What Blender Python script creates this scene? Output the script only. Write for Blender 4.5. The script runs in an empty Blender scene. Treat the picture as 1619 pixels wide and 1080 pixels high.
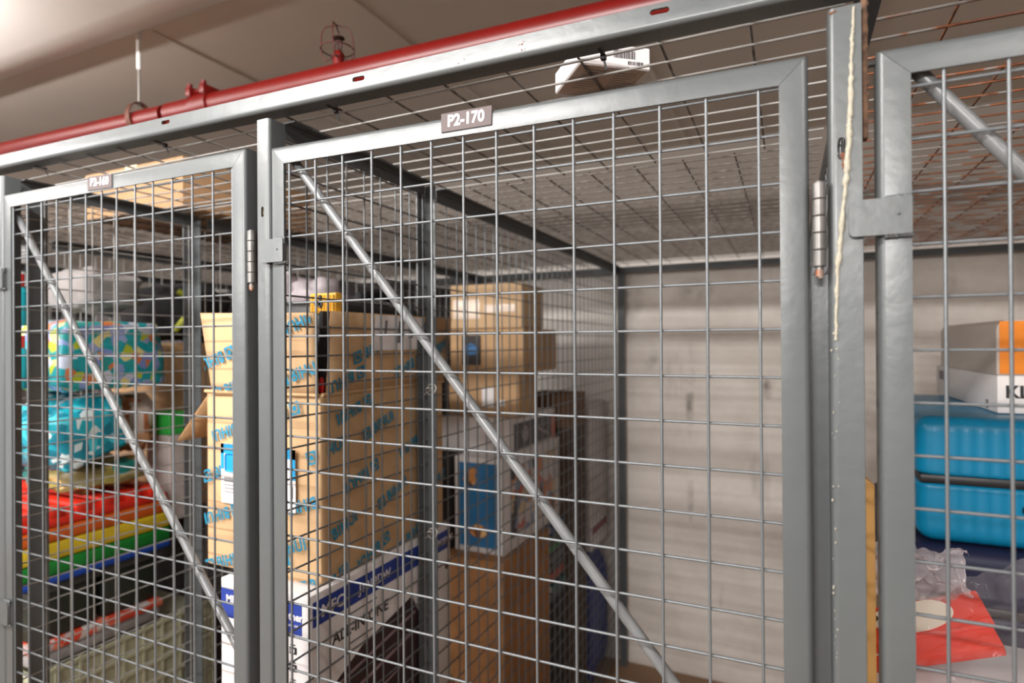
import bpy, bmesh, math, random
from mathutils import Vector, Matrix
random.seed(7)
S = bpy.context.scene
COL = S.collection
# ------------------------------------------------------------------ camera
CF = 940.09; YAW = 0.43330; PIT = 0.0032; ROL = -0.0069
CP = Vector((0.6763, -0.6699, 1.7863))
FLOOR = 0.28                      # the floor's height before the final shift to z = 0
_F = Vector((-math.sin(YAW)*math.cos(PIT), math.cos(YAW)*math.cos(PIT), math.sin(PIT)))
_R = Vector((math.cos(YAW), math.sin(YAW), 0)); _U = _R.cross(_F)
_R2 = math.cos(ROL)*_R + math.sin(ROL)*_U; _U2 = -math.sin(ROL)*_R + math.cos(ROL)*_U
cd = bpy.data.cameras.new('camera'); cam = bpy.data.objects.new('camera', cd); COL.objects.link(cam)
M3 = Matrix((_R2, _U2, -_F)).transposed()
cam.matrix_world = Matrix.Translation(CP) @ M3.to_4x4()
cd.sensor_width = 36; cd.lens = 36*CF/1619; cd.clip_start = 0.02; cd.clip_end = 60
cd.dof.use_dof = True; cd.dof.focus_distance = 0.80; cd.dof.aperture_fstop = 3.2
S.camera = cam
# ------------------------------------------------------------------ world, lamps, exposure
w = bpy.data.worlds.new('world'); S.world = w; w.use_nodes = True
w.node_tree.nodes['Background'].inputs[0].default_value = (1.0, 0.955, 0.92, 1)
w.node_tree.nodes['Background'].inputs[1].default_value = 0.78
S.view_settings.view_transform = 'Standard'; S.view_settings.look = 'None'
S.view_settings.exposure = 0.12; S.view_settings.gamma = 1.0; S.view_settings.use_curve_mapping = False
S.cycles.max_bounces = 6; S.cycles.diffuse_bounces = 4; S.cycles.transparent_max_bounces = 12
def strip_lamp(x, y, z, length, power, tilt=0):
    l = bpy.data.lights.new('strip_light', 'AREA'); l.shape = 'RECTANGLE'; l.size = length; l.size_y = 0.05
    l.energy = power; l.color = (1.0, 0.97, 0.94)
    o = bpy.data.objects.new('strip_light', l); COL.objects.link(o); o.location = (x, y, z); o.rotation_euler = (math.radians(tilt), 0, 0)
    return o
# fluorescent strips along the aisle, hung under the soffit; each throws light towards the lockers; the last two are unseen fill added to brighten the back wall
LAMPS = [(-0.35, -0.80, 2.50, 1.2, 30, 36), (-2.3, -0.80, 2.50, 1.2, 16, 45), (1.6, -0.90, 2.50, 1.2, 9, 45), (0.2, -3.2, 2.45, 1.2, 80, 70), (-2.4, -3.2, 2.45, 1.2, 55, 70)]
for a in LAMPS: strip_lamp(*a)
strip_lamp(-1.6, -0.14, 2.45, 1.2, 17, 180)      # bare tube at the left that washes the soffit
# ------------------------------------------------------------------ helpers
def A(u, v, ax, val):             # the place in the room seen at a photo pixel, on the plane axis = val
    d = _F + _R2*((u-809.5)/CF) + _U2*((540-v)/CF)
    return CP + d*((val-CP[ax])/d[ax])
def lin(c):
    r = []
    for k in c:
        k /= 255.0
        r.append(k/12.92 if k <= .04045 else ((k+.055)/1.055)**2.4)
    return (*r, 1)
MATS = {}
def mat(name, rgb, rough=.6, metal=0, noise=0, nscale=20, bump=0, bscale=60, spec=.5, trans=0, alpha=1, rgb2=None, coat=0):
    if name in MATS: return MATS[name]
    m = bpy.data.materials.new(name); m.use_nodes = True; nt = m.node_tree
    b = nt.nodes['Principled BSDF']; MATS[name] = m
    b.inputs['Base Color'].default_value = lin(rgb); b.inputs['Roughness'].default_value = rough
    b.inputs['Metallic'].default_value = metal; b.inputs['Specular IOR Level'].default_value = spec
    if trans: b.inputs['Transmission Weight'].default_value = trans
    if alpha < 1: b.inputs['Alpha'].default_value = alpha
    if coat: b.inputs['Coat Weight'].default_value = coat
    tc = nt.nodes.new('ShaderNodeTexCoord')
    if noise or rgb2:
        n = nt.nodes.new('ShaderNodeTexNoise'); n.inputs['Scale'].default_value = nscale; n.inputs['Detail'].default_value = 6
        nt.links.new(tc.outputs['Object'], n.inputs['Vector'])
        r = nt.nodes.new('ShaderNodeValToRGB'); nt.links.new(n.outputs['Fac'], r.inputs['Fac'])
        a = lin(rgb); c2 = lin(rgb2) if rgb2 else tuple(max(0, k*(1-noise)) for k in a[:3])+(1,)
        r.color_ramp.elements[0].position = .38; r.color_ramp.elements[1].position = .62
        r.color_ramp.elements[0].color = c2; r.color_ramp.elements[1].color = a
        nt.links.new(r.outputs['Color'], b.inputs['Base Color'])
    if bump:
        n = nt.nodes.new('ShaderNodeTexNoise'); n.inputs['Scale'].default_value = bscale; n.inputs['Detail'].default_value = 4
        nt.links.new(tc.outputs['Object'], n.inputs['Vector'])
        bp = nt.nodes.new('ShaderNodeBump'); bp.inputs['Strength'].default_value = bump; bp.inputs['Distance'].default_value = .002
        nt.links.new(n.outputs['Fac'], bp.inputs['Height']); nt.links.new(bp.outputs['Normal'], b.inputs['Normal'])
    return m
class MB:
    def __init__(s): s.bm = bmesh.new()
    def quad(s, pts):
        return s.bm.faces.new([s.bm.verts.new(p) for p in pts])
    def hexa(s, c):               # 8 corners: bottom 4 ccw, top 4 ccw
        v = [s.bm.verts.new(p) for p in c]
        for f in ((3,2,1,0),(4,5,6,7),(0,1,5,4),(1,2,6,5),(2,3,7,6),(3,0,4,7)): s.bm.faces.new([v[i] for i in f])
        return v
    def box(s, x0, x1, y0, y1, z0, z1, bev=0, seg=2):
        v = s.hexa([(x0,y0,z0),(x1,y0,z0),(x1,y1,z0),(x0,y1,z0),(x0,y0,z1),(x1,y0,z1),(x1,y1,z1),(x0,y1,z1)])
        if bev:
            es = {e for q in v for e in q.link_edges}
            bmesh.ops.bevel(s.bm, geom=list(es), offset=bev, segments=seg, affect='EDGES', profile=.5)
        return s
    def tube(s, pts, r, n=8, cap=True, rs=None):
        pts = [Vector(p) for p in pts]; rings = []
        up = None
        for i, p in enumerate(pts):
            d = (pts[min(i+1, len(pts)-1)]-pts[max(i-1, 0)]).normalized()
            if up is None: up = Vector((0,0,1)) if abs(d.z) < .9 else Vector((1,0,0))
            a = d.cross(up).normalized(); b = a.cross(d); up = b
            rr = rs[i] if rs else r
            rings.append([s.bm.verts.new(p+(a*math.cos(t)+b*math.sin(t))*rr) for t in [2*math.pi*k/n for k in range(n)]])
        for q0, q1 in zip(rings, rings[1:]):
            for k in range(n): s.bm.faces.new((q0[k], q0[(k+1)%n], q1[(k+1)%n], q1[k]))
        if cap: s.bm.faces.new(rings[0][::-1]); s.bm.faces.new(rings[-1])
        return s
    def sweep(s, rings, closed=True, cap=True):      # rings of points, same count
        R = [[s.bm.verts.new(p) for p in r] for r in rings]; n = len(R[0])
        for q0, q1 in zip(R, R[1:]):
            for k in range(n): s.bm.faces.new((q0[k], q0[(k+1)%n], q1[(k+1)%n], q1[k]))
        if cap: s.bm.faces.new(R[0][::-1]); s.bm.faces.new(R[-1])
        return s
    def sphere(s, c, r, sc=(1,1,1), seg=16, rings=10):
        m = Matrix.Translation(c) @ Matrix.Diagonal((*[r*k for k in sc], 1))
        bmesh.ops.create_uvsphere(s.bm, u_segments=seg, v_segments=rings, radius=1, matrix=m); return s
    def grid(s, f, nu, nv):
        V = [[s.bm.verts.new(f(i/nu, j/nv)) for i in range(nu+1)] for j in range(nv+1)]
        for j in range(nv):
            for i in range(nu): s.bm.faces.new((V[j][i], V[j][i+1], V[j+1][i+1], V[j+1][i]))
        return s
    def xf(s, m): bmesh.ops.transform(s.bm, matrix=m, verts=s.bm.verts); return s
    def build(s, name, m, parent=None, smooth=False, ang=35):
        bmesh.ops.recalc_face_normals(s.bm, faces=s.bm.faces)
        me = bpy.data.meshes.new(name); s.bm.to_mesh(me); s.bm.free()
        o = bpy.data.objects.new(name, me); COL.objects.link(o)
        for k in (m if isinstance(m, (list, tuple)) else [m]): me.materials.append(k)
        if smooth:
            me.shade_smooth()
            try: me.set_sharp_from_angle(angle=math.radians(ang))
            except Exception: pass
        if parent is not None: par(o, parent)
        return o
def par(o, p):
    o.parent = p; o.matrix_parent_inverse = p.matrix_world.inverted() if p.parent is None else Matrix.Identity(4)
    bpy.context.view_layer.update()
def tag(o, label, cat, group=None):
    o['label'] = label; o['category'] = cat
    if group: o['group'] = group
    return o
def thing(name, label, cat, loc=(0,0,0), group=None):
    o = bpy.data.objects.new(name, None); COL.objects.link(o); o.empty_display_size = .05
    o.location = loc; o.matrix_world = Matrix.Translation(loc)
    return tag(o, label, cat, group)
def struct(o): o['kind'] = 'structure'; return o
def child(mb, name, m, parent, smooth=False, label=None, ang=35):
    """build in room coordinates, then parent with the offset kept"""
    o = mb.build(name, m, None, smooth, ang)
    o.parent = parent
    root = parent
    off = Vector((0,0,0)); q = parent
    while q is not None: off += q.location; q = q.parent
    o.data.transform(Matrix.Translation(-off))
    if label: o['label'] = label
    return o
def text_mesh(txt, size, m, M, name, parent, extrude=.0004, bold=0, sx=1):
    """lettering: M places the text plane (x right, y up, z towards the reader); several (txt, Matrix) allowed"""
    items = txt if isinstance(txt, list) else [(txt, Matrix.Identity(4))]
    bm = bmesh.new()
    for t, L in items:
        c = bpy.data.curves.new('t', 'FONT'); c.body = t; c.size = size; c.extrude = extrude; c.align_x = 'CENTER'; c.align_y = 'CENTER'; c.offset = bold; c.space_character = 1.12 if t == 'BIHUI' else 1
        c.resolution_u = 3
        o = bpy.data.objects.new('t', c); COL.objects.link(o)
        me = bpy.data.meshes.new_from_object(o.evaluated_get(bpy.context.evaluated_depsgraph_get()))
        me.transform(M @ L @ Matrix.Diagonal((sx,1,1,1)))
        bm.from_mesh(me); bpy.data.objects.remove(o); bpy.data.curves.remove(c); bpy.data.meshes.remove(me)
    k = MB(); k.bm.free(); k.bm = bm
    return child(k, name, m, parent)
def frame_mat(o, xdir, zdir):     # plane frame: origin, x direction, normal
    x = Vector(xdir).normalized(); z = Vector(zdir).normalized(); y = z.cross(x)
    m = Matrix((x, y, z)).transposed().to_4x4(); m.translation = Vector(o); return m
def cut(o, cutters):
    """punch real holes: boolean, applied"""
    for (c0, c1, r, axis) in cutters:      # slot from c0 to c1, radius r, through axis
        k = MB(); ax = Vector(axis).normalized(); a = Vector(c0); b = Vector(c1)
        d = (b-a).normalized(); n = d.cross(ax).normalized(); ring = []
        for t in range(9): th = math.pi*t/8; ring.append(b+(d*math.sin(th)+n*math.cos(th))*r)
        for t in range(9): th = math.pi*t/8; ring.append(a+(-d*math.sin(th)-n*math.cos(th))*r)
        k.sweep([[p-ax*.02 for p in ring], [p+ax*.02 for p in ring]])
        cu = k.build('cutter', o.data.materials[0])
        md = o.modifiers.new('b', 'BOOLEAN'); md.object = cu; md.operation = 'DIFFERENCE'; md.solver = 'EXACT'
        bpy.context.view_layer.update()
        me = bpy.data.meshes.new_from_object(o.evaluated_get(bpy.context.evaluated_depsgraph_get()))
        o.modifiers.clear(); o.data = me; bpy.data.objects.remove(cu)
    me = o.data; me.shade_smooth()
    try: me.set_sharp_from_angle(angle=math.radians(30))
    except Exception: pass
    return o

# ------------------------------------------------------------------ materials
def paint(name, rgb, rough=.32):
    m = mat(name, rgb, rough, 0, .05, 9, .25, 45, .5)
    return m
PAINT = paint('grey_enamel', (84,88,89))
RODP = mat('pale_rod_enamel', (110,112,113), .3, 0, .05, 9, .15, 60)
PAINTD = paint('grey_enamel_posts', (88,92,94))
DARKST = mat('dark_painted_steel', (84,88,90), .5, 0, .12, 12, .1, 40)
WIRE = mat('grey_painted_wire', (104,108,111), .33, .25, 0, 20, .15, 120)
WIREN = mat('light_grey_wire', (150,148,145), .45, .1)
WIRER = mat('roof_wire', (120,116,112), .55, .15, 0, 60, 0, 60, .5, rgb2=(78,66,58))
HINGE = mat('bare_hinge_steel', (118,116,113), .38, .55, .25, 60)
RUST = mat('rust', (112,66,42), .9, 0, .4, 60, .8, 200)
def rusty():
    m = mat('rusted_roof_wire', (128,124,120), .6, .1); nt = m.node_tree; b = nt.nodes['Principled BSDF']
    tc = nt.nodes['Texture Coordinate']; n = nt.nodes.new('ShaderNodeTexNoise'); n.inputs['Scale'].default_value = 14; n.inputs['Detail'].default_value = 8
    nt.links.new(tc.outputs['Object'], n.inputs['Vector']); r = nt.nodes.new('ShaderNodeValToRGB'); nt.links.new(n.outputs['Fac'], r.inputs['Fac'])
    e = r.color_ramp.elements; e[0].position = .45; e[0].color = lin((128,124,120)); e[1].position = .5; e[1].color = lin((128,74,44))
    k = e.new(.62); k.color = lin((92,56,38)); nt.links.new(r.outputs['Color'], b.inputs['Base Color']); return m
RUSTX = mat('heavy_rust_wire', (134,84,56), .9, 0, .45, 40, .9, 200, rgb2=(84,58,44))
BLACKP = mat('black_plastic', (26,26,28), .4)
BLACKC = mat('black_cloth', (34,33,36), .9, 0, .3, 30)
RED = mat('red_pipe_enamel', (104,10,6), .36, 0, .12, 8, .15, 30)
KRAFT = mat('kraft_card', (204,168,126), .75, 0, .06, 6, .25, 14)
KRAFTD = mat('kraft_card_plain', (190,154,114), .8, 0, .1, 8, .3, 14)
KRAFTE = mat('kraft_card_cut_edge', (168,128,88), .9, 0, .3, 90)
BLUEP = mat('blue_print', (22,132,168), .7)
CYANP = mat('cyan_print', (20,150,206), .5)
WHITEC = mat('white_card', (226,222,222), .55, 0, .04, 8)
WHITEP = mat('white_paper', (232,228,228), .6)
NAVY = mat('navy_print', (36,62,150), .5)
INK = mat('black_ink', (34,32,36), .6)
GREYI = mat('grey_ink', (120,116,118), .6)
TEAL = mat('teal_wrap', (22,150,164), .35, 0, .25, 18, .5, 30)
def patches(name, cols, scale, rough=.4, bump=.3):
    m = mat(name, cols[0], rough); nt = m.node_tree; b = nt.nodes['Principled BSDF']; tc = nt.nodes['Texture Coordinate']
    v = nt.nodes.new('ShaderNodeTexVoronoi'); v.inputs['Scale'].default_value = scale; nt.links.new(tc.outputs['Object'], v.inputs['Vector'])
    sp = nt.nodes.new('ShaderNodeSeparateColor'); nt.links.new(v.outputs['Color'], sp.inputs[0])
    r = nt.nodes.new('ShaderNodeValToRGB'); r.color_ramp.interpolation = 'CONSTANT'; nt.links.new(sp.outputs[0], r.inputs['Fac'])
    e = r.color_ramp.elements; e[0].color = lin(cols[0]); e[0].position = 0; e[1].color = lin(cols[1]); e[1].position = 1/len(cols)
    for i, c in enumerate(cols[2:]): k = e.new((i+2)/len(cols)); k.color = lin(c)
    nt.links.new(r.outputs['Color'], b.inputs['Base Color']); return m
# ------------------------------------------------------------------ the setting
def wallmat():
    m = mat('painted_block_wall', (226,218,210), .75); nt = m.node_tree; b = nt.nodes['Principled BSDF']; tc = nt.nodes['Texture Coordinate']
    L = nt.links.new
    n = nt.nodes.new('ShaderNodeTexNoise'); n.inputs['Scale'].default_value = 1.6; n.inputs['Detail'].default_value = 7; n.inputs['Roughness'].default_value = .65
    L(tc.outputs['Object'], n.inputs['Vector'])
    r = nt.nodes.new('ShaderNodeValToRGB'); L(n.outputs['Fac'], r.inputs['Fac']); e = r.color_ramp.elements
    e[0].position = .36; e[0].color = lin((214,205,196)); e[1].position = .58; e[1].color = lin((240,233,226))
    # dark scuffs, stretched upright
    mp = nt.nodes.new('ShaderNodeMapping'); mp.inputs['Scale'].default_value = (7, 1, 1.6); L(tc.outputs['Object'], mp.inputs['Vector'])
    n2 = nt.nodes.new('ShaderNodeTexNoise'); n2.inputs['Scale'].default_value = 1.3; n2.inputs['Detail'].default_value = 5; L(mp.outputs[0], n2.inputs['Vector'])
    r2 = nt.nodes.new('ShaderNodeValToRGB'); L(n2.outputs['Fac'], r2.inputs['Fac']); e = r2.color_ramp.elements
    e[0].position = .63; e[0].color = (0,0,0,1); e[1].position = .75; e[1].color = (.35,.35,.35,1)
    mx = nt.nodes.new('ShaderNodeMix'); mx.data_type = 'RGBA'; L(r2.outputs['Color'], mx.inputs[0]); L(r.outputs['Color'], mx.inputs[6])
    mx.inputs[7].default_value = lin((104,96,90)); L(mx.outputs[2], b.inputs['Base Color'])
    def mth(op, a, b_=None, cl=False):
        q = nt.nodes.new('ShaderNodeMath'); q.operation = op; q.use_clamp = cl
        for i, v in enumerate((a, b_)):
            if v is None: continue
            if isinstance(v, (int, float)): q.inputs[i].default_value = v
            else: L(v, q.inputs[i])
        return q.outputs[0]
    sx = nt.nodes.new('ShaderNodeSeparateXYZ'); L(tc.outputs['Object'], sx.inputs[0])
    n3 = nt.nodes.new('ShaderNodeTexNoise'); n3.inputs['Scale'].default_value = 9; n3.inputs['Detail'].default_value = 6; L(tc.outputs['Object'], n3.inputs['Vector'])
    total = None
    for x0, z0, wx, wz, st in ((.275,1.56,.022,.24,.75),(.275,1.10,.018,.14,.6),(.60,1.60,.034,.07,1.0),(.275,1.62,.03,.05,1.0),(.10,1.70,.05,.10,.35),(.30,2.02,.10,.06,.6),(-.0,1.98,.08,.10,.5)):
        dx = mth('DIVIDE', mth('SUBTRACT', sx.outputs[0], x0), wx); dz = mth('DIVIDE', mth('SUBTRACT', sx.outputs[2], z0), wz)
        d2 = mth('ADD', mth('MULTIPLY', dx, dx), mth('MULTIPLY', dz, dz))
        m_ = mth('MULTIPLY', mth('SUBTRACT', 1, d2, True), mth('MULTIPLY', mth('SUBTRACT', n3.outputs['Fac'], .42, True), 5*st), True)
        total = m_ if total is None else mth('MAXIMUM', total, m_)
    mx2 = nt.nodes.new('ShaderNodeMix'); mx2.data_type = 'RGBA'; L(total, mx2.inputs[0]); L(mx.outputs[2], mx2.inputs[6]); mx2.inputs[7].default_value = lin((84,78,74)); L(mx2.outputs[2], b.inputs['Base Color'])
    wv = nt.nodes.new('ShaderNodeTexWave'); wv.bands_direction = 'Z'; wv.inputs['Scale'].default_value = 8; wv.inputs['Distortion'].default_value = 1.5; wv.inputs['Detail'].default_value = 2
    L(tc.outputs['Object'], wv.inputs['Vector'])
    bp = nt.nodes.new('ShaderNodeBump'); bp.inputs['Strength'].default_value = .22; bp.inputs['Distance'].default_value = .004
    L(wv.outputs['Fac'], bp.inputs['Height']); L(bp.outputs['Normal'], b.inputs['Normal']); return m
CEIL = mat('concrete_ceiling', (214,203,192), .85, 0, .06, 2, .3, 10)
SOFF = mat('white_painted_soffit', (226,222,218), .8, 0, .03, 2, .3, 8)
FLR = mat('brown_floor', (150,118,92), .7, 0, .15, 3)
XL, XR, YF, YB = -5.0, 2.9, -5.0, 2.11
struct(MB().box(XL, XR, YF-.1, YB+.1, FLOOR-.1, FLOOR).build('floor', FLR))
c = MB(); c.box(XL, XR, .3, YB+.1, 2.68, 2.8)
cl = struct(c.build('ceiling', CEIL))
s = MB(); prof = [(YF-.1,2.60)]; prof += [(.24,2.60),(.27,2.602),(.31,2.612),(.36,2.635),(.40,2.665),(.42,2.681),(.42,2.8),(YF-.1,2.8)]
s.sweep([[(XL,y,z) for y,z in prof], [(XR,y,z) for y,z in prof]])
struct(s.build('trim_1', SOFF, None, True, 50))
for i, x in enumerate((-.95, -.335, .28, .9)):
    struct(MB().box(x-.006, x+.006, .43, YB, 2.674, 2.682, .003, 1).build('trim_%d' % (i+2), CEIL))
struct(MB().box(XL, XR, YB, YB+.1, FLOOR, 2.17).build('wall_back', wallmat()))
struct(MB().box(XL, XR, YB-.004, YB+.1, 2.1705, 2.69).build('trim_6', mat('dark_wall_band', (132,122,113), .85, 0, .1, 3, .3, 10)))  # upper band of the back wall, coloured darker than the wall below

struct(MB().box(XR, XR+.1, YF, YB+.1, FLOOR, 2.69).build('light_block_right', mat('light_block_grey', (150,144,138), .85, 0, .08, 3, .3, 10)))  # unseen wall added to keep ambient light off the right-facing sides

# ------------------------------------------------------------------ steel angle, frames, wire panels
def Lprof(w1, w2, t, r):
    """outer corner at (0,0); leg 1 along a to w1, leg 2 along b to w2"""
    P = [(w1,0)]
    for k in range(6):
        th = math.pi/2*k/5; P.append((r-r*math.sin(th), r-r*math.cos(th)))
    P += [(0,w2),(t,w2),(t,t+.002),(t+.002,t),(w1,t)]
    return P
def angle(p0, p1, adir, bdir, w1=.027, w2=.030, t=.003, r=.0055):
    p0 = Vector(p0); p1 = Vector(p1); a = Vector(adir); b = Vector(bdir); k = MB(); pr = Lprof(w1,w2,t,r)
    return k.sweep([[p0+a*x+b*y for x,y in pr], [p1+a*x+b*y for x,y in pr]])
def door_frame(c, w=.027, L=.028, y0=-.004):
    """c: outer corners tl, tr, br, bl as (x, z); four mitred angle bars"""
    k = MB(); pr = Lprof(w, L, .003, .006); g = .00025
    for i in range(4):
        P = Vector(c[i]); Q = Vector(c[(i+1)%4]); Pp = Vector(c[i-1]); Qn = Vector(c[(i+2)%4])
        d = (Q-P).normalized(); inw = Vector((d.y,-d.x))           # clockwise loop: inward is to the right
        def corner(X, d0, d1):                                     # mitre direction per unit inset
            n0 = Vector((d0.y,-d0.x)); n1 = Vector((d1.y,-d1.x)); m = (n0+n1); return m/ (1+n0.dot(n1))
        m0 = corner(P, (P-Pp).normalized(), d); m1 = corner(Q, d, (Qn-Q).normalized())
        r0 = []; r1 = []
        for a, b in pr:
            v = P+m0*a+d*g; r0.append((v.x, y0+b, v.y)); v = Q+m1*a-d*g; r1.append((v.x, y0+b, v.y))
        k.sweep([r0, r1])
    return k
def wires(k, segs, r=.00175, n=6, wob=0):
    for p, q in segs:
        p = Vector(p); q = Vector(q)
        if wob:
            m = (p+q)/2+Vector([random.uniform(-wob,wob) for _ in range(3)]); k.tube([p,p.lerp(m,.5)*1,m,m.lerp(q,.5),q], r, n, False)
        else: k.tube([p,q], r, n, False)
    return k

def plate(txt, corners, parent, ysurf):
    x_bold = txt == 'P2-170'
    tl, tr, br, bl = corners
    k = MB(); y = ysurf; t = .0016
    k.hexa([(bl[0],y-t,bl[1]),(br[0],y-t,br[1]),(br[0],y,br[1]),(bl[0],y,bl[1]),(tl[0],y-t,tl[1]),(tr[0],y-t,tr[1]),(tr[0],y,tr[1]),(tl[0],y,tl[1])])
    p = child(k, 'number_plate', mat('plate_taupe', (92,82,82), .6, spec=.25), parent, label='taupe plate with white number '+txt)
    cx = (tl[0]+br[0])/2; cz = (tl[1]+br[1])/2+.0005; ang = math.atan2(tr[1]-tl[1], tr[0]-tl[0])
    M = Matrix.Translation((cx, y-t-.0002, cz)) @ Matrix.Rotation(-ang,4,'Y') @ frame_mat((0,0,0),(1,0,0),(0,-1,0))
    text_mesh(txt, .0205, mat('plate_white', (240,238,238), .5), M, 'number_lettering', p, .0002, .0006 if x_bold else .0002, .93)
def weld(k, c, n=9, r=.0016, ln=.02, d=(1,0,0)):
    d = Vector(d); c = Vector(c)
    for i in range(n): k.sphere(c+d*(ln*(i/(n-1)-.5)), r*random.uniform(.75,1.1), (1.2,1,1), 8, 6)
def latch(x0, x1, z0, z1, parent, wx):
    k = MB(); y0, y1 = -.0125, -.0092
    # plate with rounded corners
    ring = []; r = .005
    for cx, cz, s0 in ((x1-.001,z1-.001,0),(x0+r,z1-r,1),(x0+r,z0+r,2),(x1-.001,z0+.001,3)):
        rr = r if cx < (x0+x1)/2 else .001
        for q in range(5):
            th = math.pi/2*(s0+q/4); ring.append((cx+rr*math.cos(th), cz+rr*math.sin(th)))
    k.sweep([[(a,y0,b) for a,b in ring],[(a,y1,b) for a,b in ring]])
    k.box(wx-.004, x1-.001, y1, -.003, z0+.003, z1-.003)
    k.sphere((x1-.011, y0, z1-.016), .0016)
    p = child(k, 'latch_plate', PAINT, parent, True)
    k = MB(); weld(k, (x1-.010, -.008, z0-.0008), 11, .0027, .020); weld(k, (x1-.010, -.008, z1+.0010), 11, .0023, .018); weld(k, (x1, -.0095, z1-.004), 4, .0014, .006, (0,0,1))
    child(k, 'weld_bead', PAINT, p, True, ang=80)
def hinge(x, z0, z1, parent, y=-.006, r=.0052):
    k = MB(); n = 5; h = (z1-z0)/n
    for i in range(n):
        a = z0+h*i+.0002; b = z0+h*(i+1)-.0002
        k.tube([(x,y,a),(x,y,a+.0008),(x,y,b-.0008),(x,y,b)], r, 20, True, [r*.88,r,r,r*.88])
    k.tube([(x,y,z0-.004),(x,y,z1+.001)], r*.55, 12)
    k.box(x-.0012, x+.0012, y, .02, z0+.001, z1-.001)
    p = child(k, 'hinge', HINGE, parent, True, label='bare steel knuckle hinge')
    k = MB(); k.tube([(x,y,z0-.0095),(x,y,z0-.003)], r*.62, 10); k.sphere((x+.001,y-.001,z0-.0105), .0026, (1,1,.7))
    child(k, 'hinge_pin', mat('rusty_pin', (130,122,114), .5, .4, 0, 80, .3, 90, rgb2=(150,84,48)), p, True)
def door(name, label, C, cols, z_rows, rod, rod_r=.0068):
    """C outer corners tl,tr,br,bl (x,z)"""
    t = thing(name, label, 'door', ((C[2][0]+C[3][0])/2, 0, FLOOR+.05))
    child(door_frame(C), 'door_frame', PAINT, t, True)
    k = MB(); xl = max(C[0][0], C[3][0])+.022; xr = min(C[1][0], C[2][0])-.022
    def ztop(x): u = (x-C[0][0])/(C[1][0]-C[0][0]); return C[0][1]+(C[1][1]-C[0][1])*u
    zb = C[2][1]+.02
    for x in cols:
        j = random.uniform(-.0006,.0006)
        wires(k, [((x+j,0,zb),(x-j,0,ztop(x)-.022))])
    for z in z_rows:
        zl, zr = z if isinstance(z, tuple) else (z, z)
        wires(k, [((xl,.0031,zl),(xr,.0031,zr))], .0017)
    child(k, 'wire_mesh', WIRE, t, True, ang=80)
    k = MB(); k.tube([rod[0], rod[1]], rod_r, 20)
    b = child(k, 'brace_rod', RODP, t, True)
    return t
BOT = .36
CEN = [-.0001,.0504,.1015,.1523,.2019,.2503,.2985,.3466,.3973,.4481,.4965,.5489,.5987,.6515]
# middle door
def rows(z0, dl, dr, n): return [(z0+dl-.05*j, z0+dr-.05*j) for j in range(n)]
# ------------------------------------------------------------------ the three doors
zm = [1.9995+.0475]+[1.9995-.0501*j for j in range(33)]
d = door('locker_door', 'grey wire mesh locker door in the middle, its plate reading P2-170', [(-.0348,2.0865),(.6975,2.0745),(.6985,BOT),(-.0345,BOT)],
         CEN, [z for z in zm if z > BOT+.02], ((-.004,.0155,2.066),(.672,.0155,1.266)))
plate('P2-170', [(.2697,2.0856),(.3435,2.0843),(.3424,2.0604),(.2695,2.0615)], d, -.0042)
latch(-.0493, -.002, 1.9106, 1.9453, d, -.014)
hinge(.7062, 1.8600, 1.9440, d, r=.0062)
LFT = [-.7461+.0005, -.6962,-.6459,-.5953,-.5505,-.5033,-.4558,-.4119,-.3607,-.3132,-.2628,-.2143,-.1649,-.1200]
d = door('locker_door', 'grey wire mesh locker door at the left, its plate reading P2-160', [(-.7746,2.0970),(-.0885,2.0945),(-.0880,BOT),(-.7746,BOT)],
         LFT, [z for z in [2.064-.0493*j for j in range(36)] if z > BOT+.02], ((-.764,.0155,2.057),(-.118,.0155,1.283)))
plate('P2-160', [(-.4882,2.0973),(-.4175,2.0946),(-.4177,2.0706),(-.4884,2.0719)], d, -.0042)
latch(-.7885, -.748, 1.226, 1.272, d, -.760); latch(-.7885, -.762, 1.905, 1.945, d, -.770)
hinge(-.0725, 1.882, 1.963, d, r=.0062)
RGT = [.8098+.0485*i for i in range(13)]
d = door('locker_door', 'grey wire mesh locker door at the right, without a number plate', [(.7570,2.0660),(1.475,2.0600),(1.475,BOT),(.7570,BOT)],
         RGT, [z for z in [2.0279-.0501*j for j in range(36)] if z > BOT+.02], ((.788,.0155,2.052),(1.40,.0155,1.235)))
latch(.7315, .783, 1.8866, 1.9215, d, .769)
# ------------------------------------------------------------------ the cage frame: front rail, posts, channels
XP = [-2.31, -1.555, -.80]          # partitions further left, then the one left of the door P2-160
fr = thing('cage_frame', 'grey steel angle frame carrying the doors, with slotted top rail and posts', 'frame', (0,.02,FLOOR))
def railz(x): return 2.1690-.0133*(x+.0)     # measured slope of the sagging rail
k = angle((-2.6,-.0045,railz(-2.6)-.0265), (1.7,-.0045,railz(1.7)-.0265), (0,0,1), (0,1,0), .0265, .031, .003, .006)
rail = child(k, 'top_rail', PAINT, fr, True)
cut(rail, [((x-.0075,0,railz(x)-.0085),(x+.0075,0,railz(x)-.009),.0032,(0,1,0)) for x in (-.2733,.1343,.5511)])
rail.parent = fr
def post(x0, x1, zt, leg, slots=(), m=PAINT, L=.032):
    if leg == 'r': k = angle((x1,-.004,FLOOR),(x1,-.004,zt),(-1,0,0),(0,1,0),x1-x0,L)
    else: k = angle((x0,-.004,FLOOR),(x0,-.004,zt),(1,0,0),(0,1,0),x1-x0,L)
    o = child(k, 'post', m, fr, True)
    if slots: cut(o, slots)
    return o
post(-.0615, -.0365, 2.1325, 'r', [((-.0512,0,1.985),(-.0512,0,1.9955),.0028,(0,1,0))])
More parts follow.
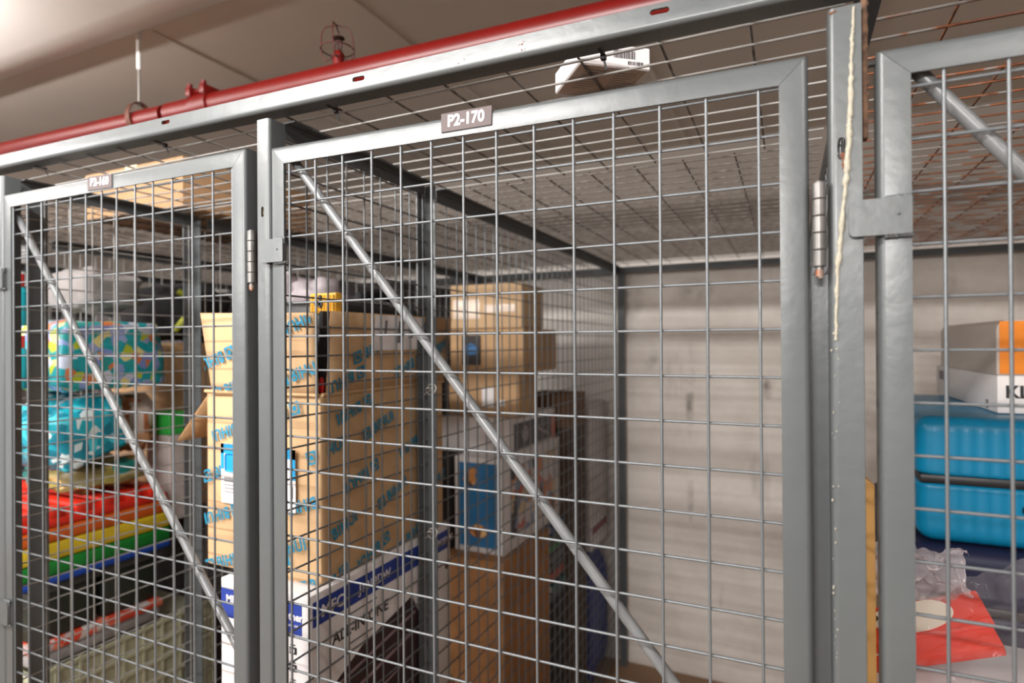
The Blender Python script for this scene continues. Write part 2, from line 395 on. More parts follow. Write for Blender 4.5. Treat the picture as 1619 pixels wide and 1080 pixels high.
pr_ = post(.7155, .7440, 2.1150, 'l', [((.7262,0,1.968),(.7262,0,1.983),.0036,(0,1,0))])
post(-.8120, -.7765, 2.1370, 'r')
post(-1.600, -1.565, 2.14, 'r'); post(1.49, 1.52, 2.11, 'l')
# cream drip of sealant down the right post
k = MB(); pts = [(.7379,2.112),(.7368,2.09),(.7360,2.082),(.7353,2.06),(.7346,2.033),(.7335,2.005),(.7332,1.996),(.7326,1.98),(.7312,1.962),(.7300,1.945),(.7278,1.9224),(.7245,1.885),(.7218,1.8544),(.7206,1.82),(.7203,1.798),(.7195,1.785)]
P2 = []
for (a,b),(c_,d_) in zip(pts, pts[1:]):
    for q in range(6): t = q/6; P2.append((a+(c_-a)*t+random.uniform(-.0004,.0004), -.0043, b+(d_-b)*t))
rs = [random.uniform(.0012,.0027)*(1.25 if .2 < i/len(P2) < .8 else .8) for i in range(len(P2))]
k.tube(P2, .0015, 8, True, rs)
for q in range(26): 
    z = random.uniform(1.45,1.80); k.sphere((.7165+random.uniform(-.002,.010)*(z-1.3)*1.5, -.0042, z), random.uniform(.0004,.0011), (1,.6,1.5), 6, 4)
child(k, 'sealant_drip', mat('cream_sealant', (170,165,148), .6, 0, .15, 200, .6, 300), pr_, True, 'cream drip running down the post', 80)
k = MB()
for q in range(60):
    z = random.uniform(2.11,2.112) if q < 10 else random.uniform(1.955,1.972)
    x = random.uniform(.717,.722) if q < 10 else random.uniform(.7262,.731)
    k.sphere((x,-.0042,z), random.uniform(.0005,.0012), (1,.5,1.2), 6, 4)
child(k, 'rust_spots', RUST, pr_, True, 'rust spots')
k = MB(); k.box(.7450,.7500,.004,.016,1.985,2.13,.001,1)
for q in range(60): k.sphere((.7500+random.uniform(-.001,.0005), random.uniform(.004,.012), random.uniform(1.99,2.128)), random.uniform(.0006,.0015), (1,1,2), 6, 4)
child(k, 'rusted_strip', mat('dark_rust', (70,52,42), .9, 0, .5, 90, .9, 200, rgb2=(112,84,64)), fr, True, 'rusted dark steel strip')
k = MB()
for q in range(16): k.sphere((.3+random.choice((0,.085,.09,.3,.31,.40))+random.uniform(-.006,.006), -.0046, railz(.4)-random.uniform(.008,.022)), random.uniform(.0004,.0010), (1.4,.5,1), 6, 4)
child(k, 'rust_flecks', RUST, rail, True, 'tiny rust flecks')
# channels running back under the roof, with end and middle posts
def run(x, g):
    n = len(g.children)
    k = angle((x-.004,.036,2.1405),(x-.004,.44,2.1405),(1,0,0),(0,0,-1),.026,.026,.003,.003); child(k,'roof_channel',DARKST,g,True)
    k = angle((x-.004,.49,2.1405),(x-.004,2.06,2.1405),(1,0,0),(0,0,-1),.026,.030,.003,.003); child(k,'roof_channel',DARKST,g,True)
    px = x-.008 if x < .5 else x+.012
    k = angle((px,.45,FLOOR),(px,.45,2.136),(1,0,0),(0,-1,0),.030,.032,.003,.005); child(k,'middle_post',PAINTD,g,True)
    k = angle((x+.004,2.06,FLOOR),(x+.004,2.06,2.136),(1,0,0),(0,1,0),.034,.03,.003,.004); child(k,'back_post',DARKST,g,True)
k = angle((-3.2,2.064,2.1405),(1.7,2.064,2.1405),(0,1,0),(0,0,-1),.034,.030,.003,.004); child(k,'back_rail',DARKST,fr,True)
child(MB().box(.6992,.7155,.0225,.0255,FLOOR,1.856,.0005,1),'door_stop',PAINTD,fr)
LAB = {-.047: 'wire mesh partition between the P2-160 and P2-170 lockers', -.80: 'wire mesh partition at the left side of the P2-160 locker',
       -1.555: 'wire mesh partition second from the left door, behind the colourful packs', -2.31: 'wire mesh partition furthest to the left in the dark', .7455: 'wire mesh partition hidden edge-on behind the right post'}
for x in (-.047, -.80, -1.555, -2.31, .7455):
    t = thing('mesh_partition', LAB[x], 'partition', (x, 1.0, FLOOR), 'mesh partitions between the lockers')
    run(x, t)
    k = MB(); y = .0335
    while y < 2.05:
        if not .44 < y < .455: wires(k, [((x+.001,y,FLOOR+.06),(x+.001,y,2.113 if y < .44 else 2.11))], .0017)
        y += .0495
    z = 1.7641+.0495*7
    while z > FLOOR+.06:
        wires(k, [((x-.002,.03,z),(x-.002,.446,z)),((x-.002,.45,z),(x-.002,2.06,z))], .0017)
        z -= .04905
    child(k, 'wire_mesh', WIRE if x > -.5 else WIREN, t, True, ang=80)
child(MB().box(-.8065,-.8015,.054,.091,FLOOR,2.128,.001,1), 'flat_post', PAINTD, bpy.data.objects['mesh_partition.001'])
# twisted binding wires on the middle post
for z, lab in ((1.678,'twisted wire loop tying the mesh to the middle post, upper one'), (1.362,'twisted wire loop tying the mesh to the middle post, lower one beside the printer carton')):
    k = MB(); P = []
    for i in range(26):
        a = i/25*math.pi*3.2; P.append((-.040+.011*math.cos(a)+.0004*i, .446-.004+.003*math.sin(a*2), z+.010*math.sin(a)+.0005*i))
    P += [(-.052,.440,z-.004),(-.060,.436,z-.011)]
    k.tube(P, .0013, 6)
    tag(k.build('binding_wire', mat('shiny_tie_wire', (206,204,200), .3, .6), None, True, 80), lab, 'wire tie', 'binding wires on the middle post')
# roof mesh panels
def roof(label, x0, x1, y0, y1, xs, m, ys=None, zz=2.1435):
    t = thing('roof_mesh', label, 'wire mesh roof', ((x0+x1)/2, (y0+y1)/2, zz), 'wire mesh roof panels')
    k = MB()
    for y in ys: wires(k, [((x0,y,zz),(x1,y,zz))], .00175)
    child(k, 'long_wires', m[0], t, True, ang=80)
    k = MB()
    for x in xs: wires(k, [((x,y0,zz+.0033),(x,y1,zz+.0033))], .0018)
    child(k, 'cross_wires', m[1], t, True, ang=80); return t
YS1 = [.0495+.0508*i for i in range(10)]; YS2 = [.545+.0505*i for i in range(30)]
X1 = [A(u,v,2,2.147)[0] for u, v in ((616.7,155),(706.7,137),(805,117),(917,95),(1045,72),(1187,46))]
X1 = [X1[0]-.19, X1[0]-.095]+X1
roof('wire mesh roof panel over the front of the P2-170 locker', -.04, .735, .012, .535, X1, (WIREN,WIRER), YS1)
roof('wire mesh roof panel over the back of the P2-170 locker, in darker wire', -.04, .735, .545, 2.08, [.105+.0965*i for i in range(-1,7)], (WIRER,WIRER), YS2, 2.1442)  # both wire directions in the darker mottled colour
XL1 = [A(u,v,2,2.147)[0] for u, v in ((67,268),(110,260),(153,250),(202,240),(253,228),(310,217),(373,205))]
roof('wire mesh roof panel over the front of the P2-160 locker', -.795, -.052, .012, .535, XL1, (WIREN,WIREN), YS1)
roof('wire mesh roof panel over the back of the P2-160 locker', -.795, -.052, .545, 2.08, [-.76+.096*i for i in range(8)], (WIRER,WIRER), YS2, 2.1442)
roof('rusted wire mesh roof panel over the right locker', .748, 1.7, .012, 2.08, [.846,.938,1.035,1.13,1.23,1.33,1.43,1.53], (rusty(),RUSTX), YS1+[.5575+.0508*i for i in range(30)])
roof('wire mesh roof panel over the locker with the colourful packs', -1.55, -.805, .012, 2.08, [-1.51+.095*i for i in range(8)], (WIRER,WIRER), YS1+YS2)
roof('wire mesh roof panel furthest to the left', -3.2, -1.56, .012, 2.08, [-3.1+.096*i for i in range(16)], (WIRER,WIRER), YS1+YS2)
# cable ties round rail and roof wire
for (u, v), lab in zip(((50,275),(242,233),(523,177),(955,92)), ('black cable tie on the top rail at the far left','black cable tie on the top rail above the P2-160 plate',
        'black cable tie on the top rail right of the middle post top','black cable tie on the top rail in front of the white roof box')):
    p = A(u,v,2,2.134); x = p[0]; zb = railz(x)-.0265
    k = MB(); k.box(x-.0018,x+.0018,.014,.034,zb-.0012,zb-.0002); k.box(x-.0018,x+.0018,.0335,.0345,zb-.001,2.147)
    k.box(x-.0032,x+.0034,.030,.037,zb-.006,zb+.001,.001,1)
    k.hexa([(x+.001,.038,zb-.016),(x+.0035,.038,zb-.016),(x+.0035,.039,zb-.016),(x+.001,.039,zb-.016),(x-.001,.034,zb-.004),(x+.0018,.034,zb-.004),(x+.0018,.035,zb-.004),(x-.001,.035,zb-.004)])
    tag(k.build('cable_tie', BLACKP), lab, 'cable tie', 'black cable ties')
p = A(1372,103,1,.018); k = MB(); k.box(p.x-.002,p.x+.010,.014,.020,p.z-.002,p.z+.001); k.box(p.x+.008,p.x+.014,.012,.022,p.z-.004,p.z+.003,.001,1); k.box(p.x+.013,p.x+.019,.015,.018,p.z-.008,p.z-.001)
tag(k.build('cable_tie', BLACKP), 'black cable tie beside the right post above its latch', 'cable tie', 'black cable ties')

# ------------------------------------------------------------------ sprinkler pipe above the cage
a = A(0,227,1,.41); b = A(880,22,1,.41); dz = (b.z-a.z)/(b.x-a.x)
def pz(x): return a.z-.0305+dz*(x-a.x)
PX0, PX1 = -4.0, 2.4
pipe = thing('sprinkler_pipe', 'long red sprinkler pipe running under the ceiling behind the cage rail', 'pipe', (-.5,.41,pz(-.5)))
k = MB(); k.tube([(PX0,.41,pz(PX0)),(-.86,.41,pz(-.86))], .0285, 32); k.tube([(-.84,.41,pz(-.84)),(PX1,.41,pz(PX1))], .0305, 32)
child(k, 'pipe', RED, pipe, True)
# branch clamp with bolt ears
cx = A(327,150,1,.41).x; cz = pz(cx); k = MB()
k.tube([(cx-.034,.41,cz),(cx-.032,.41,cz),(cx+.032,.41,cz),(cx+.034,.41,cz)], .036, 28, True, [.033,.0365,.0365,.033])
for sx in (-1,1):
    k.box(cx+sx*.026-.009,cx+sx*.026+.009,.372,.448,cz+.020,cz+.044,.004,2)
    k.tube([(cx+sx*.026,.380,cz+.018),(cx+sx*.026,.380,cz+.052)], .0075, 6); k.tube([(cx+sx*.026,.440,cz+.018),(cx+sx*.026,.440,cz+.050)], .0075, 6)
k.box(cx-.03,cx+.03,.385,.435,cz+.030,cz+.041,.006,2)
child(k, 'branch_clamp', RED, pipe, True)
# ring hanger and its rod
hx = A(220,165,1,.41).x; hz = pz(hx)
h = thing('pipe_hanger', 'thin ceiling rod with a steel ring holding the red pipe', 'hanger', (hx,.41,2.68))
k = MB(); R_ = .033
k.sweep([[(hx+w_,.41+rr*math.sin(t),hz+ .010+rr*1.25*math.cos(t)) for w_, rr in ((-.009,R_),(.009,R_),(.009,R_+.0025),(-.009,R_+.0025))] for t in [math.pi*2*i/36 for i in range(37)]], True, False)
child(k, 'ring', mat('brown_hanger_steel', (104,62,48), .6, .3, .3, 60), h, True)
k = MB(); k.tube([(hx,.41,hz+.048),(hx,.41,2.57)], .0032, 10); k.sphere((hx,.41,hz+.052),.006)
child(k, 'rod', mat('rod_steel', (150,146,140), .5, .4), h, True)
k = MB(); k.tube([(hx,.41,2.565),(hx,.41,2.679)], .0062, 14); child(k, 'rod_sleeve', SOFF, h, True, 'white sleeve on the rod')
# upright sprinkler with wire guard
sx = A(535,85,1,.41).x; sz = pz(sx)+.030
k = MB(); k.tube([(sx,.41,sz-.004),(sx,.41,sz+.018)], .0125, 24); k.tube([(sx,.41,sz+.018),(sx,.41,sz+.022),(sx,.41,sz+.030)], .010, 6, True, [.0145,.0145,.010])
sp = child(k, 'sprinkler_head', RED, pipe, True, 'upright sprinkler head in a rusty wire guard')
k = MB(); k.tube([(sx,.41,sz+.028),(sx,.41,sz+.034)], .008, 16)
for s_ in (-1,1): k.tube([(sx+s_*.007,.41,sz+.031),(sx+s_*.010,.41,sz+.042),(sx+s_*.009,.41,sz+.052),(sx+s_*.002,.41,sz+.058)], .0018, 8)
k.tube([(sx,.41,sz+.034),(sx,.41,sz+.056)], .0022, 8)
k.tube([(sx,.41,sz+.057),(sx,.41,sz+.0605),(sx,.41,sz+.062)], .014, 20, True, [.004,.014,.015])
child(k, 'deflector_frame', mat('dark_bronze', (58,36,28), .5, .3), sp, True)
k = MB()
for i in range(4):
    t = math.pi/4*(2*i+.6)/1.0; c_, s_ = math.cos(t), math.sin(t); P = []
    for rr, zz in ((.013,.014),(.028,.010),(.037,.020),(.038,.040),(.035,.070),(.026,.088),(.0,.094)): P.append((sx-.004*zz/.09*1.6+c_*rr, .41+s_*rr, sz+zz))
    k.tube(P, .0017, 8)
for rr, zz in ((.0375,.036),(.014,.016)): k.tube([(sx-.003+rr*math.cos(q*math.pi/12), .41+rr*math.sin(q*math.pi/12), sz+zz) for q in range(25)], .0015, 6)
child(k, 'wire_guard', mat('guard_rusty_red', (84,36,28), .6, .1, .3, 80), sp, True)

# ------------------------------------------------------------------ cartons and print helpers
def noise_jit(o, amt):
    for v in o.data.vertices: v.co += Vector([random.uniform(-amt,amt) for _ in range(3)])
def rect(k, o, ux, uz, n, t=.0006):
    """thin slab: origin o, edge vectors ux, uz, outward normal n"""
    o = Vector(o); ux = Vector(ux); uz = Vector(uz); n = Vector(n)*t
    k.hexa([o,o+ux,o+ux+uz,o+uz,o+n,o+ux+n,o+ux+uz+n,o+uz+n]); return k
def clip(o, planes):
    bm = bmesh.new(); bm.from_mesh(o.data)
    for co, no in planes: bmesh.ops.bisect_plane(bm, geom=bm.verts[:]+bm.edges[:]+bm.faces[:], plane_co=Vector(co)-o_off(o), plane_no=no, clear_outer=True)
    bm.to_mesh(o.data); bm.free()
def o_off(o):
    q = o; v = Vector((0,0,0))
    while q is not None: v += q.location; q = q.parent
    return v
def logo_rows(M, rows_, m, name, parent, planes, size=.030):
    """rows_: (x, y, angle) centres of BIHUI marks on plane M"""
    items = []; sq = MB()
    for x, y, a in rows_:
        L = Matrix.Translation((x,y,0)) @ Matrix.Rotation(a,4,'Z'); items.append(('BIHUI', L @ Matrix.Translation((.014,0,0))))
        T = M @ L @ Matrix.Translation((-.041,0,0)); s_ = size*.40
        def ring(r0, r1, sq0, n=24):
            for i in range(n):
                P = []
                for t, r in ((i,0),(i+1,0),(i+1,1),(i,1)):
                    th = 2*math.pi*t/n; c_, s2 = math.cos(th), math.sin(th)
                    rr = r0 if r == 0 else (r1 if not sq0 else r1/max(abs(c_),abs(s2)))
                    P.append(T @ Vector((rr*c_,rr*s2,.0005)))
                sq.quad(P)
        ring(s_*.72, s_*.98, True); ring(0.0001, s_*.42, False)
    o = text_mesh(items, size, m, M, name, parent, .0003, .0008, .86)
    bm = bmesh.new(); bm.from_mesh(o.data); sq.xf(Matrix.Translation(-o_off(o))); me = bpy.data.meshes.new('x'); sq.bm.to_mesh(me); sq.bm.free(); bm.from_mesh(me); bm.to_mesh(o.data); bm.free(); bpy.data.meshes.remove(me)
    clip(o, planes); return o
def face_xz(y): return frame_mat((0,y,0),(1,0,0),(0,-1,0))          # text plane facing the aisle: (x, z)
def face_yz(x): return frame_mat((x,0,0),(0,1,0),(1,0,0))           # text plane facing +x: (y, z)
def carton(name, label, x0, x1, y0, y1, z0, z1, m, cat='carton', group=None, tape=None, bev=.003, rot=0, seams=True):
    t = thing(name, label, cat, ((x0+x1)/2,(y0+y1)/2,z0), group)
    k = MB(); k.box(x0,x1,y0,y1,z0,z1,bev,2); b = child(k, 'box_body', m, t, True)
    if seams:
        k = MB(); k.box(x0+.004,x1-.004,(y0+y1)/2-.0012,(y0+y1)/2+.0012,z1-.0004,z1+.0004); child(k,'lid_seam',KRAFTE,t)
    if tape:
        k = MB(); xm = (x0+x1)/2; ym = (y0+y1)/2
        if tape == 'y': k.box(xm-.024,xm+.024,y0-.0006,y1+.0006,z1-.05,z1+.0006)
        else: k.box(x0-.0006,x1+.0006,ym-.024,ym+.024,z1-.05,z1+.0006)
        child(k, 'packing_tape', mat('clear_tape', (214,186,150), .18), t, label='clear packing tape')
    if rot:
        t.rotation_euler = (0,0,rot)
    return t
# ---- the printer carton
bx0,bx1,by0,by1,bz0,bz1 = -.275,-.060,.100,.560,.985,1.359
t = carton('printer_carton', 'white printer carton with blue band under the kraft carton', bx0,bx1,by0,by1,bz0,bz1, WHITEC, 'carton', bev=.0025)
k = MB(); rect(k,(bx0+.002,by0-.0002,bz1-.070),(bx1-bx0-.020,0,0),(0,0,.052),(0,-1,0)); bf = child(k,'blue_band',NAVY,t,label='blue band on the front')
text_mesh('brother', .0185, WHITEP, face_xz(by0-.0010) @ Matrix.Translation((-.105,bz1-.040,0)), 'brand_lettering', bf, .0003, .0006)
text_mesh([('at your side', Matrix.Identity(4))], .0065, WHITEP, face_xz(by0-.0010) @ Matrix.Translation((-.100,bz1-.055,0)), 'small_lettering', bf, .0003)
text_mesh('MFC-J1012DW', .019, WHITEP, face_xz(by0-.0010) @ Matrix.Translation((-.200,bz1-.036,0)), 'model_lettering', bf, .0003, .0005)
k = MB(); rect(k,(bx1+.0002,by0+.006,bz1-.056),(0,by1-by0-.012,0),(0,0,.043),(1,0,0)); bs = child(k,'blue_band',NAVY,t,label='blue band along the side')
text_mesh([('MFC-', Matrix.Translation((.160,0,0))),('J1012DW',Matrix.Translation((.275,0,0)) @ Matrix.Scale(.8,4))], .030, WHITEP, face_yz(bx1+.0010) @ Matrix.Translation((0,bz1-.036,0)), 'model_lettering', bs, .0003, .0006)
text_mesh('MFC-J1012DW', .020, WHITEP, face_yz(bx1+.0010) @ Matrix.Translation((.505,bz1-.036,0)), 'model_lettering', bs, .0003, .0006)
text_mesh([('ALL-IN-ONE', Matrix.Translation((.235,.0,0)))], .030, INK, face_yz(bx1+.0006) @ Matrix.Translation((0,bz1-.098,0)), 'side_lettering', t, .0003, .0004)
k = MB()
for i_, (a_, b__) in enumerate(((.19,.28),(.20,.27))): k.box(bx1+.0002,bx1+.0008,a_,b__,bz1-.072-.054*i_,bz1-.069-.054*i_)
child(k,'faint_lines',GREYI,t)
k = MB()
for i in range(4):
    z = bz1-.098-i*.030; x = -.098
    k.box(x-.008,x+.008,by0-.0012,by0-.0002,z-.006,z+.006,.0008,1); k.box(x-.006,x+.005,by0-.0012,by0-.0002,z+.009,z+.0105)
child(k,'feature_icons',INK,t)
k = MB()
for i in range(4): z = bz1-.098-i*.030; k.box(-.103,-.0945,by0-.0018,by0-.0012,z-.003,z+.003)
child(k,'icon_centres',WHITEP,t)
# the printer pictured on the side: dark body with lid and tray
k = MB(); x = bx1+.0002
for P in (((.10,1.155),(.235,1.215),(.40,1.245),(.425,1.20),(.425,1.03),(.30,1.00),(.10,1.00)),):
    vs = [(x,a_,b_) for a_,b_ in P]; k.sweep([vs, [(x+.0006,a_,b_) for _,a_,b_ in vs]])
ph = child(k,'printer_picture',mat('picture_plum', (62,44,48), .4, 0,.25,14),t,label='dark printer picture')
k = MB(); 
for z0_,z1_,q in ((1.205,1.211,0),(1.165,1.172,.01),(1.12,1.124,.0)): k.hexa([(x+.0006,.14,z0_-.035),(x+.0006,.41,z0_),(x+.0012,.41,z0_),(x+.0012,.14,z0_-.035),(x+.0006,.14,z1_-.035),(x+.0006,.41,z1_),(x+.0012,.41,z1_),(x+.0012,.14,z1_-.035)])
child(k,'picture_highlights',mat('picture_grey', (150,132,138), .4),ph)
k = MB(); k.sphere((x,.545,1.315),.011,(.06,1,1)); k.sphere((x,.545,1.262),.009,(.06,1,1)); child(k,'picture_dots',mat('picture_brown', (82,44,34), .6),t)
carton('shipping_carton', 'plain brown carton standing on the floor under the printer carton', bx0-.03,bx1-.004,by0+.02,by1+.02,FLOOR,bz0,KRAFTD)
# ---- the tall kraft carton with raised flaps
kx0,kx1,ky0,ky1,kz0,kz1 = -.364,-.072,.140,.552,1.362,1.697
t = thing('kraft_carton', 'tall open kraft carton with blue BIHUI print and raised flaps', 'carton', (-.22,.34,kz0))
def body(u, v):  # v up, u around four walls with rounded corners
    P = [(kx0,ky0),(kx1,ky0),(kx1,ky1),(kx0,ky1)]; s_ = (u*4) % 4; i = int(s_); f = s_-i
    a_ = Vector(P[i]); b_ = Vector(P[(i+1)%4]); p = a_.lerp(b_, f)
    bul = .006*math.sin(math.pi*v)*math.sin(math.pi*f)
    n = Vector(((b_-a_).y, -(b_-a_).x)).normalized(); 
    edge = min(f,1-f)*(b_-a_).length; inn = max(0,.008-edge)*.35
    cx_ = Vector(((kx0+kx1)/2,(ky0+ky1)/2)); p = p+n*bul - (p-cx_).normalized()*inn
    return Vector((p.x, p.y, kz0+(kz1-kz0)*v))
NB = []
for i in range(4):
    for f in (0,.01,.02,.04,.1,.25,.5,.75,.9,.96,.98,.99): NB.append((i+f)/4)
k = MB(); R0 = []
for v in (0,.02,.25,.5,.75,.97,1): R0.append([body(u,v) for u in NB])
for th in (1,0):
    pass
k.sweep(R0, True, False)
k.bm.faces.new([k.bm.verts.new(p+Vector((0,0,.001))) for p in R0[0]])
kb = child(k,'box_body',KRAFT,t,True,ang=50); md = kb.modifiers.new('s','SOLIDIFY'); md.thickness = .004; md.offset = -1
k = MB(); yf = ky0-.001                                   # folded seam ridge
k.tube([(kx0+.002,ky0-.002,kz1+.000),(kx1-.002,ky0-.002,kz1)], .0035, 10); k.tube([(kx1+.001,ky0+.004,kz1),(kx1+.001,ky1,kz1)], .0035, 10)
child(k,'crease_ridge',KRAFT,t,True)
def flap(P, name='flap', th=.004, lab=None):
    """P: four corners bottom-left, bottom-right, top-right, top-left; slightly bowed slab"""
    P = [Vector(p) for p in P]; n = (P[1]-P[0]).cross(P[3]-P[0]).normalized()
    def f(a_, b_): return P[0].lerp(P[1],a_).lerp(P[3].lerp(P[2],a_),b_)+n*.004*math.sin(math.pi*a_)*b_
    k = MB(); k.grid(f,10,6); o = child(k,name,[KRAFT,KRAFTE],t,True,lab); md = o.modifiers.new('s','SOLIDIFY'); md.thickness = th; md.offset = 0; md.material_offset_rim = 1; return o
fl = [A(337,624,1,ky0-.001), A(503,629,1,ky0-.001), A(499,494,1,.118), A(318,495,1,.118)]
ff = flap(fl)
flap([(kx1+.001,ky0+.014,kz1),(kx1+.001,ky1-.004,kz1),(-.0555,ky1+.012,kz1+.150),(-.0555,ky0+.010,kz1+.149)])
flap([(kx1,ky1,kz1),(kx0,ky1,kz1),(kx0-.01,ky1+.03,kz1+.14),(kx1,ky1+.03,kz1+.14)])
q = A(281,697,1,ky0+.01)
flap([(kx0,ky0+.01,kz1-.004),(kx0,ky1-.01,kz1-.004),(q.x,ky1,q.z-.004),(q.x,q.y,q.z)])
fm = ff
# print on the front wall
rows_ = []
T18 = math.radians(17); PI = math.pi
def FP(u, v, inv):
    p = A(u,v,1,ky0-.0075); return (p.x, p.z, T18+(PI if inv else 0))
fr_pos = [FP(362,680,1), FP(440,655,1), FP(350,745,0), FP(350,812,1), FP(486,797,1), FP(520,716,0), FP(355,888,0), FP(452,868,0), FP(505,925,0), FP(428,745,1), FP(425,890,1)]
logo_rows(face_xz(ky0-.0075), fr_pos, BLUEP, 'printed_marks', kb, [((kx0+.004,0,0),(-1,0,0)),((kx1-.004,0,0),(1,0,0)),((0,0,kz0+.002),(0,0,-1)),((0,0,kz1-.004),(0,0,1))])
# flap print: place on the flap's own plane
n_ = (fl[1]-fl[0]).cross(fl[3]-fl[0]).normalized(); n_ = -n_ if n_.y > 0 else n_
c0 = (fl[0]+fl[1]+fl[2]+fl[3])/4; xd = ((fl[1]-fl[0])+(fl[2]-fl[3])).normalized(); yd = n_.cross(xd)
Mf = Matrix((xd,yd,n_)).transposed().to_4x4(); Mf.translation = c0+n_*.0072
FQ = []
for u, v, inv in ((346,566,1),(372,612,0),(478,590,0),(486,505,1),(420,520,0),(415,590,1)):
    d_ = A(u,v,1,.12)-CP; p = CP+d_*((c0-CP).dot(n_)/d_.dot(n_))-c0; FQ.append((p.dot(xd), p.dot(yd), T18+(PI if inv else 0)))
logo_rows(Mf, FQ, BLUEP, 'printed_marks', ff,
          [(c0+xd*.138-Vector((0,0,0)),tuple(xd)),(c0-xd*.140,tuple(-xd)),(c0+yd*.072,tuple(yd)),(c0-yd*.068,tuple(-yd))])
side = []
for u, v, inv in ((560,647,1),(600,672,0),(652,700,1),(516,717,0),(572,752,1),(622,778,0),(538,838,0),(591,870,1),(652,845,0),(520,925,1),(690,760,1)):
    p = A(u,v,0,kx1+.0067); side.append((p.y, p.z, T18+(PI if inv else 0)))
side = [q_ for q_ in side if q_[1] < 1.70]
logo_rows(face_yz(kx1+.0067), [s_ for s_ in side if s_[1] < 1.69], BLUEP, 'printed_marks', kb, [((0,ky0+.012,0),(0,-1,0)),((0,ky1-.008,0),(0,1,0)),((0,0,kz0+.003),(0,0,-1)),((0,0,kz1-.006),(0,0,1))])
xs_ = -.0515
tn = math.atan2(.0165, .150)
Ms = Matrix.Translation((kx1+.0035,0,kz1)) @ Matrix.Rotation(tn,4,'Y') @ Matrix.Translation((0,0,-kz1)) @ face_yz(.0022)
side_flap = [o for o in t.children if o.name.startswith('flap')][1]
logo_rows(Ms, [(.265,1.775,T18),(.395,1.742,PI+T18),(.52,1.78,T18),(.20,1.722,PI+T18)], BLUEP, 'printed_marks', side_flap, [((0,ky0+.02,0),(0,-1,0)),((0,ky1-.008,0),(0,1,0))])
# shipping paper on the side flap
k = MB(); rect(k, Ms @ Vector((.268,1.775,.0004)), (0,.165,0), Ms.to_3x3() @ Vector((0,.070,0)), Ms.to_3x3() @ Vector((0,0,1)))
pp = child(k,'paper_sheet',WHITEP,side_flap,label='white paper sheet')
k = MB()
for a_, b_, c_, d_ in ((.30,.307,1.805,1.835),(.345,.365,1.79,1.835),(.385,.40,1.80,1.83)): rect(k, Ms @ Vector((a_,c_,.0012)), (0,b_-a_,0), Ms.to_3x3() @ Vector((0,d_-c_,0)), Ms.to_3x3() @ Vector((0,0,1)), .0003)
child(k,'paper_print',GREYI,pp)
# blue and white product label on the front wall
k = MB(); L0 = A(350,700,1,ky0-.008); L1 = A(468,812,1,ky0-.008)
k.box(L0.x,L1.x,ky0-.0088,ky0-.0080,L1.z,L0.z-.001,.0003,1); lb = child(k,'product_label',WHITEP,kb,label='white label with blue head')
k = MB(); zt = L0.z-.001; k.box(L0.x,L1.x,ky0-.0096,ky0-.0088,zt-.018,zt); k.box(L0.x,L0.x+.008,ky0-.0096,ky0-.0088,zt-.048,zt); k.box(L1.x-.012,L1.x,ky0-.0096,ky0-.0088,zt-.055,zt)
k.box(L0.x+.014,L0.x+.06,ky0-.0096,ky0-.0088,zt-.052,zt-.018,.004,2)
child(k,'label_head',CYANP,lb)
k = MB()
for i in range(5): k.box(L0.x+.008,L0.x+.008+(.03 if i < 4 else .045),ky0-.0094,ky0-.0088,zt-.066-i*.0065,zt-.064-i*.0065)
k.box(L1.x-.012,L1.x-.006,ky0-.0094,ky0-.0088,zt-.088,zt-.066); child(k,'label_print',GREYI,lb)
# ---- black tool case sticking out of the kraft carton
t = thing('tool_case', 'black tool case with yellow ribbed clasp inside the open kraft carton', 'tool case', (-.2,.32,kz1-.06))
k = MB(); k.box(-.335,-.085,.190,.480,kz1-.06,kz1+.170,.014,3); k.box(-.30,-.12,.24,.42,kz1+.155,kz1+.178,.012,3); child(k,'case_body',BLACKP,t,True)
k = MB(); k.tube([(-.13,.47,kz1+.15),(-.13,.46,kz1+.188),(-.13,.38,kz1+.198),(-.13,.32,kz1+.188),(-.13,.30,kz1+.15)], .011, 12); child(k,'handle',BLACKC,t,True)
p0 = A(496,465,1,.182); p1 = A(537,494,1,.182)
k = MB(); k.box(p0.x,p1.x,.172,.190,p1.z-.002,p0.z,.003,2)
n = 8
for i in range(n):
    xx = p0.x+.006+(p1.x-p0.x-.012)*i/(n-1); k.tube([(xx,.171,p1.z+.002),(xx,.171,p0.z-.004)], .0032, 10)
yc = child(k,'clasp',mat('yellow_plastic', (236,178,48), .45),t,True,'yellow ribbed clasp'); 
k = MB(); xm = (p0.x+p1.x)/2; zm_ = (p0.z+p1.z)/2; k.box(xm-.014,xm+.004,.165,.171,zm_-.005,zm_+.001); k.box(xm-.004,xm+.001,.165,.171,zm_-.009,p0.z-.004); child(k,'clasp_gap',BLACKP,yc)
k = MB(); k.box(-.086,-.0755,.152,.190,kz1+.012,kz1+.150,.003,2); st = child(k,'strap',BLACKC,t,True,'black hanging strap')
k = MB(); k.sphere((-.078,.150,kz1+.016),.0055,(1,.7,2.9)); child(k,'strap_tip',mat('red_plastic',(196,20,26),.4),st,True,'red tip')
